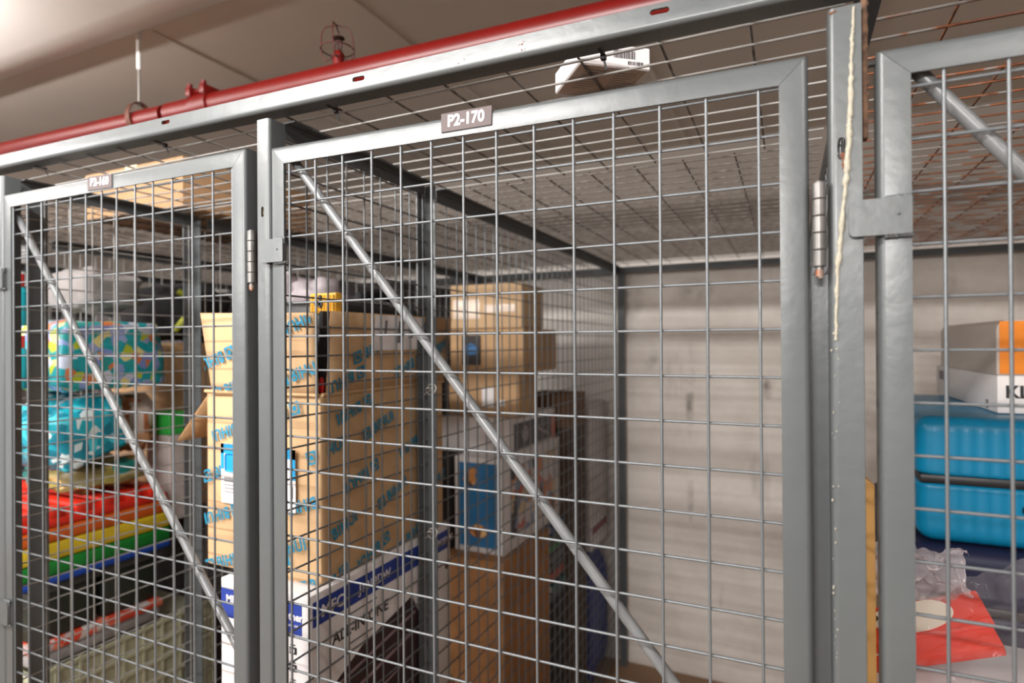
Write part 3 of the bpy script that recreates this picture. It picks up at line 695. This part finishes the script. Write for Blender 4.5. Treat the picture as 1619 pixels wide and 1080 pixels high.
# ------------------------------------------------------------------ things lying on the roof mesh
ZR = 2.1494
p0 = A(916,100,2,ZR); p1 = A(878,149,2,ZR); p2 = A(1028,112,2,ZR); p3 = p1+p2-p0; H = .030
t = thing('small_white_box', 'small flat white box with barcode lying on the roof mesh', 'box', tuple(p0))
k = MB(); up = Vector((0,0,H)); v = k.hexa([p0,p2,p3,p1,p0+up,p2+up,p3+up,p1+up])
bmesh.ops.bevel(k.bm, geom=list({e for q in v for e in q.link_edges}), offset=.0012, segments=2, affect='EDGES')
wb = child(k,'box_body',WHITEC,t,True)
ux = (p2-p0).normalized(); uy = (p1-p0).normalized(); L1 = (p2-p0).length; L2 = (p1-p0).length
k = MB(); rect(k, p0+ux*.003+uy*.003-Vector((0,0,.0001)), ux*(L1-.006), uy*(L2-.006), Vector((0,0,-1)), .0004); und = child(k,'printed_underside',mat('taupe_card',(176,160,148),.6),wb,label='taupe printed underside')
k = MB()
for col_ in range(2):
    for i in range(9):
        a_ = p0+uy*(.012+.007*i+col_*.002)+ux*(.014+col_*.045)-Vector((0,0,.0006)); rect(k, a_, ux*random.uniform(.018,.036), uy*.0016, Vector((0,0,-1)), .0002)
child(k,'fine_print',GREYI,und)
nrm = Vector((ux.y,-ux.x,0)); nrm = nrm if nrm.y < 0 else -nrm
k = MB(); q = 0
while q < .030:
    wd = random.choice((.0006,.0010,.0015)); rect(k, p0+ux*(L1-.052+q)+Vector((0,0,H*.42))+nrm*.0002, ux*wd, Vector((0,0,H*.36)), nrm, .0002); q += wd+random.choice((.0007,.0011))
q = 0
while q < .022:
    wd = random.choice((.0006,.0010,.0015)); rect(k, p0+ux*(L1-.032+q)+Vector((0,0,H*.16))+nrm*.0002, ux*wd, Vector((0,0,H*.16)), nrm, .0002); q += wd+random.choice((.0007,.0011))
child(k,'barcode',INK,wb)
q = A(289,325,2,ZR)
carton('brown_carton', 'large tan carton lying flat on the roof mesh behind the left door top', -1.16, q.x, q.y, q.y+.46, ZR, ZR+.13, mat('tan_roof_card', (168,132,96), .85, 0, .1, 8, .3, 14), tape='y')

# ------------------------------------------------------------------ soft things
def blob(k, c, sx, sy, sz, e=.45, nz=.01, nu=28, nv=16, seed=0, rot=0):
    rnd = random.Random(seed); ph = [rnd.uniform(0,6.28) for _ in range(9)]; c = Vector(c)
    def sg(x, p): return math.copysign(abs(x)**p, x)
    def f(u, v):
        a_ = u*2*math.pi; b_ = (v-.5)*math.pi
        x = sg(math.cos(b_),e)*sg(math.cos(a_),e); y = sg(math.cos(b_),e)*sg(math.sin(a_),e); z = sg(math.sin(b_),e)
        w_ = nz*(math.sin(3*x*2+ph[0])*math.sin(4*y+ph[1])+.6*math.sin(7*z+5*x+ph[2])+.5*math.sin(9*y-6*z+ph[3])+.35*math.sin(15*x+13*z+ph[4]))
        p = Vector((x*(sx+w_), y*(sy+w_), z*(sz+w_)))
        if rot: p = Matrix.Rotation(rot,3,'X') @ p
        return c+p
    k.grid(f, nu, nv); bmesh.ops.remove_doubles(k.bm, verts=k.bm.verts, dist=.0004); return k
def soft(name, label, cat, c, s_, m, e=.45, nz=.008, seed=1, group=None, rot=0):
    t = thing(name, label, cat, (c[0],c[1],c[2]-s_[2]), group)
    k = MB(); blob(k, c, *s_, e, nz, 30, 18, seed, rot); child(k, 'bag_body', m, t, True, ang=80); return t
PAMP = patches('teal_pattern_wrap', [(22,150,170),(24,156,172),(60,180,196),(22,130,150),(200,214,216),(14,120,140),(24,150,170),(10,110,130)], 42, .35)
PAMP2 = patches('mixed_pattern_wrap', [(30,160,170),(176,190,50),(120,140,200),(150,164,206),(36,150,150),(216,206,140),(26,150,160),(196,206,226),(20,140,150),(206,120,70),(20,150,160),(130,150,200)], 46, .35)
GREYF = mat('grey_quilt', (136,131,130), .9, 0, .15, 6, .5, 20)
DKGRN = mat('dark_green_plastic', (38,44,36), .5, 0, .4, 10)
# support shelf of crates in the left neighbour's locker
XS = -.87
def crate(name, label, x0, x1, y0, y1, z0, z1, m, cols=9, rows_n=6, cat='crate'):
    t = thing(name, label, cat, ((x0+x1)/2,(y0+y1)/2,z0)); k = MB()
    k.box(x0,x1-.006,y0+.006,y1-.006,z0,z1-.02,.004,1); w_ = child(k,'crate_body',m,t,True)
    k = MB()
    for i in range(rows_n+1): z = z0+.01+(z1-z0-.02)*i/rows_n; k.box(x1-.006,x1,y0,y1,z-.006,z+.006,.002,1); k.box(x0,x1,y0,y0+.006,z-.006,z+.006,.002,1)
    for i in range(cols+1): y = y0+.004+(y1-y0-.008)*i/cols; k.box(x1-.005,x1-.0005,y-.004,y+.004,z0,z1,.001,1)
    child(k,'crate_ribs',m,t,True); return t
PALE = mat('pale_green_plastic', (176,176,150), .55, 0, .1, 6)
crate('slatted_crate', 'pale green ribbed crate at the bottom behind the left partition', -1.35, XS, .085, .56, FLOOR, 1.045, PALE, 9, 15)
# flowered tray on the crate
t = thing('storage_tray', 'red and white flowered tray on top of the pale ribbed crate', 'tray', (-1.1,.25,1.0455))
k = MB(); k.box(-1.33,XS-.01,.10,.40,1.0465,1.082,.008,2); child(k,'tray_body',mat('dusty_grey_white',(150,146,146),.6,0,.25,14),t,True)
k = MB(); k.box(-1.335,XS-.004,.095,.405,1.078,1.100,.006,2); child(k,'tray_rim',patches('flower_print',[(196,66,44),(214,120,96),(190,180,176),(206,84,58),(172,150,146)],45,.6),t,True,'red flowered rim')
# dark tubs
for i, (y0_, y1_, lab) in enumerate(((.10,.245,'dark green lidded tub under the rainbow mat, nearer the front'),(.255,.40,'dark green lidded tub under the rainbow mat, further back'))):
    t = thing('plastic_tub', lab, 'tub', (-1.05,(y0_+y1_)/2,1.1), 'dark tubs')
    k = MB(); k.box(-1.25,XS-.02,y0_,y1_,1.1015,1.218,.012,2); child(k,'tub_body',DKGRN,t,True)
    k = MB(); k.box(-1.26,XS-.012,y0_-.004,y1_+.004,1.212,1.232,.005,2); child(k,'tub_lid',mat('dark_grey_lid',(64,64,62),.5),t,True)
# rainbow mat: five bands with a soft bulge
t = thing('play_mat', 'folded rainbow play mat, red to blue bands, behind the left partition', 'mat', (-1.1,.23,1.233))
zz_ = [1.2335,1.254,1.290,1.332,1.366,1.398]
for i, (nm, c_) in enumerate((('blue_band',(24,72,170)),('green_band',(16,128,44)),('yellow_band',(214,186,40)),('orange_band',(214,96,22)),('red_band',(222,44,22)))):
    k = MB(); y0_ = .052; y1_ = .424-(.01 if i == 4 else 0)
    if i < 4: k.box(-1.34,XS,y0_,y1_,zz_[i],zz_[i+1],.007,3)
    else:
        k.box(-1.34,XS,y0_,y1_,zz_[4],zz_[4]+.022,.006,2)
        for j in range(6): k.box(-1.33,XS-.001,y0_+.012+j*.06,y0_+.052+j*.06,zz_[4]+.015,zz_[5]+.012,.008,2)
    child(k,nm,mat('mat_'+nm,c_,.5,0,.15,12,.3,20),t,True)
t.children[0]['label'] = 'blue bottom band'
soft('snack_bag', 'yellow green crinkled bag on top of the rainbow play mat', 'bag', (-1.02,.285,1.455), (.14,.10,.034), patches('olive_wrap',[(176,158,96),(150,140,70),(40,140,130),(196,180,120),(120,110,70)],20,.4), .6, .008, 5)
soft('diaper_pack', 'teal plastic-wrapped pack under the mixed colour pack at left', 'pack', (-1.01,.222,1.578), (.145,.095,.068), PAMP, .3, .010, 3, None, .30)
soft('diaper_pack', 'large pack with teal, lime and lilac print behind the left partition', 'pack', (-1.00,.275,1.762), (.15,.135,.081), PAMP2, .24, .007, 4)
soft('grey_quilt', 'light grey folded quilt on top of the colourful packs', 'quilt', (-1.06,.33,1.936), (.11,.085,.055), GREYF, .5, .008, 8)
soft('snack_bag', 'orange and beige crinkled bag beside the teal pack', 'bag', (-1.01,.385,1.575), (.10,.045,.075), patches('orange_wrap',[(190,120,80),(206,160,120),(150,90,60),(216,200,190)],18,.4), .6, .008, 9)
t = thing('sports_bag', 'black sports bag with a lime stripe behind the left partition', 'bag', (-1.12,.62,1.80))
k = MB(); blob(k,(-1.12,.62,1.893),.14,.12,.085,.55,.01,28,16,11); child(k,'bag_body',BLACKC,t,True,ang=80)
k = MB(); k.tube([(-.985,.53,1.95),(-.968,.56,1.93),(-.965,.55,1.88),(-.985,.52,1.83)],.010,10); child(k,'stripe',mat('lime_stripe',(170,176,50),.6),t,True,'lime stripe')
carton('brown_carton','brown carton standing dark behind the sports bag column', -1.30,-.96,.50,.78,1.30,1.7945, KRAFTD)
carton('grey_carton','dark grey carton at the floor behind the ribbed crate', -1.32,-.93,.58,.86,FLOOR,1.2995, mat('dark_grey_card',(70,66,66),.8))
t = thing('striped_book_stack', 'green and blue striped package beside the orange bag', 'package', (-.93,.49,1.30))
k = MB(); k.box(-.99,-.89,.435,.495,1.30,1.535,.003,1); child(k,'package_body',mat('pale_package',(200,190,186),.6),t,True)
k = MB(); k.box(-.992,-.888,.433,.497,1.555,1.598,.002,1); k.box(-.991,-.889,.434,.496,1.536,1.556,.002,1); child(k,'package_top',mat('leaf_green',(52,170,70),.5),t,True,'green top')
# teal bottles hanging far left, on a shelf post
for i,(z0_,z1_,lab) in enumerate(((1.835,1.942,'teal bottle with red cap at the far left edge, upper'),(1.690,1.800,'teal bottle with red cap at the far left edge, lower'))):
    t = thing('spray_bottle', lab, 'bottle', (-.93,.095,z0_), 'teal bottles')
    k = MB(); k.tube([(-.93,.098,z0_),(-.93,.098,z0_+.01),(-.93,.098,z1_-.03),(-.93,.098,z1_-.015)],.02,16,True,[.016,.02,.02,.009]); child(k,'bottle_body',TEAL,t,True)
    k = MB(); k.tube([(-.93,.098,z1_-.016),(-.93,.098,z1_+.012)],.010,14); child(k,'cap',mat('red_cap',(190,40,40),.4),t,True,'red cap')
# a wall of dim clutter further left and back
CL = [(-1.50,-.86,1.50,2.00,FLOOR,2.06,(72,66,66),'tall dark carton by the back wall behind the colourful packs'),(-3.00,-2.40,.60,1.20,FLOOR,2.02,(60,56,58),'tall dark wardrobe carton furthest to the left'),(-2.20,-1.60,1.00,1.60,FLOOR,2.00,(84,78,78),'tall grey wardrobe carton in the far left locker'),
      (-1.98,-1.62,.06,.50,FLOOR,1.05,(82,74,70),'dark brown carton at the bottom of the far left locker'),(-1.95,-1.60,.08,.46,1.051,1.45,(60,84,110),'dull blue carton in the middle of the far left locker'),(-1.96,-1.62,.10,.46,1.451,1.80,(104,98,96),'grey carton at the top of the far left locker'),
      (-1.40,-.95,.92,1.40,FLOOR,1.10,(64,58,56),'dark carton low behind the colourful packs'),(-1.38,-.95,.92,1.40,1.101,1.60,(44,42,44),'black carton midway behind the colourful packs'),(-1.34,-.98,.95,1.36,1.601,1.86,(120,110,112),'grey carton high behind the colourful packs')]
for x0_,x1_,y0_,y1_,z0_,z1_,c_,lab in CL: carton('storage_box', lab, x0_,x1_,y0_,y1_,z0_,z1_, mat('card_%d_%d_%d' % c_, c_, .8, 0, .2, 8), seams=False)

# ------------------------------------------------------------------ in the P2-160 locker, behind the kraft carton
k = MB()
t = thing('plush_toy', 'grey white plush toy lying behind the black tool case', 'plush toy', (-.60,.70,1.88))
blob(k,(-.63,.72,1.93),.085,.08,.055,.8,.010,26,16,21); b_ = child(k,'plush_body',mat('plush_white',(190,180,184),.95,0,.2,30,.9,80),t,True,ang=80)
k = MB(); blob(k,(-.70,.66,1.965),.045,.045,.042,.9,.004,20,12,22); k.sphere((-.735,.65,2.000),.014,(1,.6,1)); k.sphere((-.668,.65,2.000),.014,(1,.6,1)); child(k,'head',MATS['plush_white'],t,True,ang=80)
k = MB(); blob(k,(-.56,.65,1.905),.022,.045,.020,.9,.002,14,10,23); blob(k,(-.68,.64,1.895),.022,.045,.020,.9,.002,14,10,24); child(k,'paws',MATS['plush_white'],t,True,ang=80)
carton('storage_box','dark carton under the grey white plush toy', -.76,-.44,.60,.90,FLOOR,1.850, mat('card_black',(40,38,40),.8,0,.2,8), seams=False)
# back stack, right of the middle post
xf = -.095
def label_on(t, x0, x1, z0, z1, y, m, nm='label', lab=None):
    k = MB(); k.box(x0,x1,y-.0010,y-.0002,z0,z1); return child(k,nm,m,t,label=lab)
c1 = carton('brown_carton','big brown carton at the bottom of the back stack', -.40,xf,.93,1.30,FLOOR,1.130, mat('corrugated_brown',(172,122,76),.8,0,.25,10,.5,30))
k = MB(); 
for i in range(30): y = .94+i*.012; k.box(xf-.001,xf+.0012,y,y+.005,FLOOR+.02,1.10,.0008,1)
child(k,'flutes',MATS['corrugated_brown'],c1,True)
t = carton('toy_carton','white toy carton with a blue front panel in the back stack', -.29,-.115,.975,1.47,1.1315,1.43, WHITEC, seams=False)
fp = label_on(t,-.272,-.140,1.150,1.412,.975,mat('blue_panel',(20,112,168),.5),'blue_panel','blue picture panel')
k = MB(); k.sphere((-.235,.9738,1.36),.024,(1,.03,.9)); k.sphere((-.205,.9738,1.20),.026,(1.2,.03,.8)); k.sphere((-.225,.9738,1.385),.014,(1,.03,1)); child(k,'picture_spots',patches('toy_picture',[(206,140,70),(60,40,30),(230,190,130),(120,70,40)],40,.5),fp,True)
k = MB(); rect(k,(-.1149,1.02,1.17),(0,.40,0),(0,0,.22),(1,0,0),.0008)
child(k,'side_picture',patches('side_picture',[(206,196,196),(196,130,90),(60,56,64),(210,186,150),(190,90,70),(206,200,200),(120,140,170)],26,.5),t,label='busy picture of small animals on the side')
c2 = carton('white_carton','plain white carton between brown cartons and toy carton', -.375,-.115,1.03,1.42,1.4312,1.542, WHITEC, seams=False)
k = MB(); rect(k,(-.1149,1.05,1.44),(0,.33,0),(0,0,.088),(1,0,0),.0008); ap = child(k,'side_panel',mat('charcoal_picture',(92,84,88),.5,0,.4,14),c2,label='charcoal picture of an appliance')
k = MB(); k.sphere((-.114,1.14,1.487),.026,(.04,1,1)); k.tube([(-.1135,1.22,1.50),(-.1135,1.34,1.46)],.006,8); child(k,'appliance_shapes',mat('pale_grey_print',(170,164,168),.5),ap,True)
k = MB(); rect(k,(-.1149,1.385,1.436),(0,.03,0),(0,0,.09),(1,0,0),.0010); child(k,'orange_stripe',mat('orange_print',(206,92,44),.5),c2,label='orange stripe')
t = carton('brown_carton','brown carton with a white label, lowest of the upper three', -.378,-.115,1.09,1.24,1.5435,1.688, KRAFTD)
label_on(t,-.250,-.205,1.575,1.640,1.09,WHITEP,'label','white paper label'); label_on(t,-.190,-.165,1.580,1.600,1.09,WHITEP,'label','white torn label')
t = carton('brown_carton','brown carton with a dark blue and black sticker, middle of the upper three', -.374,-.100,1.095,1.40,1.6895,1.835, KRAFTD)
st_ = label_on(t,-.325,-.255,1.715,1.815,1.09,mat('sticker_black',(48,42,40),.5),'sticker','black sticker')
k = MB(); k.sphere((-.290,1.0885,1.762),.026,(1.1,.03,.55)); k.tube([(-.318,1.088,1.770),(-.290,1.088,1.785),(-.262,1.088,1.770)],.004,8); child(k,'sticker_mark',mat('sticker_blue',(64,116,168),.5),st_,True)
t = carton('brown_carton','tilted brown carton with shiny tape, topmost of the back stack', -.372,-.110,1.09,1.31,1.8365,1.985, mat('light_kraft_card',(206,172,132),.7,0,.06,6,.3,14), rot=.05, bev=.006)
k = MB(); k.box(-.36,-.26,1.0885,1.0898,1.870,1.935); k.box(-.245,-.135,1.0885,1.0898,1.890,1.915); tp = child(k,'clear_tape',mat('glossy_tape',(226,206,186),.08,0,0,20,.9,60),t,label='shiny crumpled clear tape')
t = thing('open_crate','dark open crate beside the lowest brown carton of the upper three','crate',(-.15,1.55,FLOOR))
k = MB(); k.box(-.28,-.088,1.49,1.71,FLOOR,1.46,.003,1); child(k,'crate_foot',mat('card_dark_brown',(78,58,44),.8),t,True)
k = MB(); 
for a_ in ((-.28,-.088,1.49,1.50),(-.28,-.088,1.70,1.71),(-.28,-.27,1.50,1.70),(-.098,-.088,1.50,1.70)): k.box(*a_,1.46,1.585)
child(k,'crate_wall',mat('card_mid_brown',(120,88,60),.8),t,True)
# books, bag, white panels further back
BK = [((44,48,60),'dark'),((30,90,96),'teal'),((170,70,46),'orange red'),((52,52,54),'black'),((90,88,92),'grey'),((30,120,56),'green'),((48,46,44),'charcoal'),((36,64,110),'blue')]
z = .85; nb = 0
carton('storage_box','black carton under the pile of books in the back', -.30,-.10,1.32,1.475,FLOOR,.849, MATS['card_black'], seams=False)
for i,(c_,nm) in enumerate(BK):
    h_ = (.034,.030,.042,.028,.036,.034,.040,.030)[i]; dx = (0,.006,-.004,.003,.001,-.006,.002,.004)[i]
    t = thing('book', nm+' coloured book lying in the pile behind the big brown carton', 'book', (-.2,1.39,z), 'books piled behind the brown carton')
    k = MB(); k.box(-.30+dx,-.100+dx,1.325,1.470,z,z+.003,.0008,1); k.box(-.30+dx,-.100+dx,1.325,1.470,z+h_-.0035,z+h_-.0005,.0008,1); k.box(-.103+dx,-.100+dx,1.325,1.470,z,z+h_-.0005,.0008,1)
    child(k,'cover',mat('book_'+nm.replace(' ','_'),c_,.5),t,True)
    k = MB(); k.box(-.297+dx,-.1035+dx,1.328,1.467,z+.0032,z+h_-.0038); child(k,'pages',WHITEP,t)
    z += h_+.0003
soft('blue_bag','royal blue shopping bag standing by the back wall', 'bag', (-.19,1.895,.58), (.10,.155,.290), mat('royal_blue_bag',(26,52,140),.45,0,.3,8,.8,16), .5, .012, 31)
t = carton('white_carton','small white and red carton on top of the blue bag', -.26,-.09,1.78,2.03,.890,1.00, WHITEC, seams=False)
k = MB(); rect(k,(-.0899,1.79,.955),(0,.23,0),(0,0,.035),(1,0,0),.0008); child(k,'red_stripe',mat('dull_red',(130,52,44),.6),t,label='dull red stripe')
t = thing('white_board','pale white board standing upright by the back wall','board',(-.14,1.85,1.0015))
k = MB(); k.box(-.19,-.095,1.76,2.045,1.0015,1.52,.004,2); child(k,'board_body',mat('board_white',(206,198,198),.6,0,.06,5),t,True)
carton('black_carton','narrow black carton left of the blue panelled toy carton', -.39,-.30,.97,1.20,1.1315,1.425, MATS['card_black'], seams=False)

# ------------------------------------------------------------------ right locker
SUIT = mat('turquoise_shell', (0,124,166), .36, 0, .05, 6, .1, 20); NAVYS = mat('navy_shell', (26,30,62), .5, 0, .2, 10)
def suitcase(label, x0, x1, y0, y1, z0, z1, m, ribs=True):
    t = thing('suitcase', label, 'suitcase', ((x0+x1)/2,(y0+y1)/2,z0)); zm = (z0+z1)/2; h = (z1-z0)
    def shell(za, zb, zflat):
        k = MB(); r = .034; N = 10
        def ring(ins, z):
            R = []; 
            for cx_, cy_, s0 in ((x1-r-.0,y1-r,0),(x0+r,y1-r,1),(x0+r,y0+r,2),(x1-r,y0+r,3)):
                for q in range(N): th = math.pi/2*(s0+q/(N-1)); R.append((cx_+(r-ins)*math.cos(th), cy_+(r-ins)*math.sin(th), z))
            # ribbed front edge
            out = []
            for i in range(len(R)):
                a_ = R[i]; b_ = R[(i+1)%len(R)]; out.append(a_)
                if (Vector(a_)-Vector(b_)).length > .05:
                    n_ = max(6, int((Vector(a_)-Vector(b_)).length/.006)); d_ = (Vector(b_)-Vector(a_)); nn = Vector((d_.y,-d_.x,0)).normalized()
                    for q in range(1,n_):
                        w_ = .0008*math.sin(q*math.pi/2) if ribs and ins < .02 else 0
                        f_ = min(1, min(q,n_-q)/4); out.append(tuple(Vector(a_)+d_*(q/n_)+nn*w_*f_))
            return out
        sgn = 1 if zb > za else -1; L = []
        for q in range(9):
            th = math.pi/2*q/8; L.append(ring(r*.85*(1-math.cos(th)), za+(zb-za-sgn*r*.85)+sgn*r*.85*math.sin(th)))
        k.sweep([ring(.006,za), ring(.002,za+sgn*.002), ring(.0,za+sgn*.006), ring(.0,za+sgn*.010), ring(.0,zb-sgn*(r*.85+.004))]+L); return k
    child(shell(zm+.009,z1,1),'upper_shell',m,t,True,ang=60); child(shell(zm-.009,z0,1),'lower_shell',m,t,True,ang=60)
    k = MB(); k.box(x0+.004,x1-.004,y0+.004,y1-.004,zm-.0095,zm+.0095,.004,2); child(k,'zip_band',BLACKP,t,True,'black zip band')
    k = MB(); k.box((x0+x1)/2-.06,(x0+x1)/2+.06,y0-.010,y0+.004,zm-.055,zm-.040,.004,2); child(k,'carry_handle',BLACKP,t,True)
    k = MB(); k.box(x0+.20,x0+.33,y0-.012,y0+.01,z0-.002,z0+.022,.005,2); child(k,'foot',BLACKP,t,True)
    return t
sy0 = .80; s0x = .920
k = suitcase('turquoise hard shell suitcase lying flat in the right locker', s0x, s0x+.46, sy0, sy0+.62, 1.372, 1.630, SUIT)
suitcase('navy blue suitcase lying under the turquoise one', s0x-.02, s0x+.48, sy0-.02, sy0+.62, 1.130, 1.3690, NAVYS, False)
carton('brown_carton','brown carton on the floor under the navy suitcase', s0x-.01, s0x+.42, sy0, sy0+.6, FLOOR, 1.129, KRAFTD)
KX = 1.078
t = thing('lettered_carton','white carton with black letters KL and an orange upper half on the suitcase','carton',(KX+.15,1.1,1.631))
MBW = mat('white_print_card', (222,216,214), .5)
k = MB(); k.box(KX,KX+.32,.90,1.46,1.6315,1.712,.003,2); lb_ = child(k,'lower_box',MBW,t,True)
text_mesh('KL', .036, INK, face_xz(.8992) @ Matrix.Translation((KX+.034,1.690-.014,0)), 'black_lettering', lb_, .0003, .0012)
k = MB()
def roll(u, v):
    y = .90+.56*v; r = .028
    return None
P = []; x0_, x1_, z0_, z1_ = KX, KX+.33, 1.7128, 1.829
for q in range(7): th = math.pi/2*q/6; P.append((x0_+.022-.022*math.cos(th)*1.0, z1_-.022+.022*math.sin(th)))
P += [(x1_,z1_),(x1_,z0_),(x0_,z0_)]
k.sweep([[(a_,.902,b_) for a_,b_ in P],[(a_,1.10,b_) for a_,b_ in P],[(a_,1.40,b_) for a_,b_ in P]])
ub = child(k,'upper_box',mat('cream_card',(190,178,168),.5,0,.05,6),t,True)
k = MB(); k.box(KX+.005,KX+.32,.9004,.9016,1.7150,1.826,.0004,1); child(k,'orange_panel',mat('orange_panel',(238,136,18),.45),ub,label='orange front panel')
k = MB(); k.box(KX-.0012,KX-.0002,1.36,1.42,1.675,1.700); k.box(KX-.0012,KX-.0002,.96,.975,1.636,1.655); child(k,'side_print',GREYI,lb_)
# plastic bag with red shoe box
t = thing('shoe_box','red shoe box with a white disc in front of the suitcases','shoe box',(.95,.40,1.28))
v0 = Vector((.86,.33,1.345))
def tilt(o): return o
q1 = A(1592,1020,1,.30); q0 = A(1450,1040,1,.30); q2 = A(1553,938,1,.37)
ex = (q1-q0).normalized(); ey = (q2-q1); ey = (ey-ex*ey.dot(ex)).normalized(); ez = ex.cross(ey)
EL = (q2-q1).dot(ey)-.075
tilt_m = Matrix((ex,ey,ez)).transposed().to_4x4(); tilt_m.translation = q1-ex*.078+ey*.075
k = MB(); k.box(-.095,.075,-.075,EL,-.022,.0,.003,2); k.xf(tilt_m); rb = child(k,'box_body',mat('shoe_red',(222,52,28),.45),t,True)
k = MB(); k.box(-.097,.078,EL-.055,EL+.003,.0004,.0055,.002,2); k.xf(tilt_m); child(k,'lid',MATS['shoe_red'],t,True)
k = MB(); P = [(-.012+.052*math.cos(t_/40*2*math.pi), EL-.022+.026*math.sin(t_/40*2*math.pi)) for t_ in range(40)]; P = [(a_, min(b__, EL)) for a_, b__ in P]
k.sweep([[(a_,b__,.0056) for a_,b__ in P],[(a_,b__,.0068) for a_,b__ in P]]); k.xf(tilt_m); dc = child(k,'white_disc',mat('cream_disc',(236,228,212),.5),t,True,'cream white disc')
k = MB(); P = [(-.072+.018*math.cos(t_/24*2*math.pi), EL-.016+.0085*math.sin(t_/24*2*math.pi)) for t_ in range(24)]
k.sweep([[(a_,b__,.0056) for a_,b__ in P],[(a_,b__,.0070) for a_,b__ in P]]); k.xf(tilt_m); child(k,'black_spot',INK,t,True)
k = MB(); 
for a_ in ((-.092,-.045,-.022,-.020),(-.092,-.045,-.064,-.062),(-.047,-.045,-.064,-.020)): k.box(*a_,.0002,.0008)
k.xf(tilt_m); child(k,'outline_print',WHITEP,t)
zb_ = min(q0.z,q1.z)-.036
t = carton('white_carton','flat white box under the red shoe box', .785,1.03,.282,.48,zb_-.040,zb_, WHITEC, seams=False)
k = MB(); k.tube([(.880,.2813,zb_-.004),(.880,.2818,zb_-.004)],.013,20); child(k,'grey_spot',GREYI,t)
carton('white_carton','larger pale carton on the floor under the flat white box', .785,1.05,.285,.52,FLOOR,zb_-.0415, mat('pale_card',(206,198,198),.6), seams=False)
CLR = mat('clear_plastic_film', (238,228,230), .12, 0, 0, 20, .9, 40, .6); b_ = CLR.node_tree.nodes['Principled BSDF']
b_.inputs['Alpha'].default_value = .13
k = MB()
from mathutils import noise
def nz_(x, y, s_): return noise.noise(Vector((x*s_, y*s_, 3.7)))
def film(u, v):
    base = q1-ex*.120-ey*.06-Vector((0,.014,.0)); p = base+ex*(.245*u)+(ey*(EL+.14))*v
    w_ = .012*nz_(u,v,4)+.007*nz_(u+3,v*.6,11)+.004*abs(nz_(u,v,24))
    p = p+ez*(.012+w_)
    if v > .62: p = p+Vector((0,-.02,.05))*(v-.62)+ez*.02*nz_(u,v+5,7)
    return p+Vector((-.10*max(0,v-.6)*u,0,0))
k.grid(film, 90, 70)
def film2(u, v):
    c_ = q2+Vector((-.075+.12*(u-.5), .02, .01)); th = 2.6*(v-.5)
    return c_+Vector((.0, -.030*math.cos(th), .042*math.sin(th)))+Vector((.014*nz_(u,v,5)+.006*nz_(u,v,14),.016*nz_(u+9,v,6),.018*nz_(u+2,v+7,5)+.008*abs(nz_(u,v,16))))
nf = len(k.bm.faces); k.grid(film2, 80, 40); k.bm.faces.ensure_lookup_table()
for f_ in list(k.bm.faces)[nf:]: f_.material_index = 1
CLR2 = CLR.copy(); CLR2.name = 'crumpled_plastic_film'; CLR2.node_tree.nodes['Principled BSDF'].inputs['Alpha'].default_value = .38; b_.inputs['Alpha'].default_value = .09
tag(k.build('plastic_bag', [CLR, CLR2], None, True, 80), 'crinkled clear plastic bag wrapped over the red shoe box', 'plastic bag')
# leaning brown board beside the right post
t = thing('cardboard_sheet','brown cardboard sheet leaning just behind the right post','cardboard',(.76,.12,FLOOR))
k = MB(); k.hexa([(.7480,.045,FLOOR),(.7600,.040,FLOOR),(.7690,.34,FLOOR),(.7640,.34,FLOOR),(.7480,.075,1.640),(.7600,.070,1.632),(.7690,.34,1.60),(.7640,.34,1.60)]); child(k,'board',mat('golden_card',(196,148,84),.75,0,.1,8),t)

# ------------------------------------------------------------------ shift so that the floor is at z = 0
for o in [o for o in S.objects if o.parent is None]: o.location.z -= FLOOR
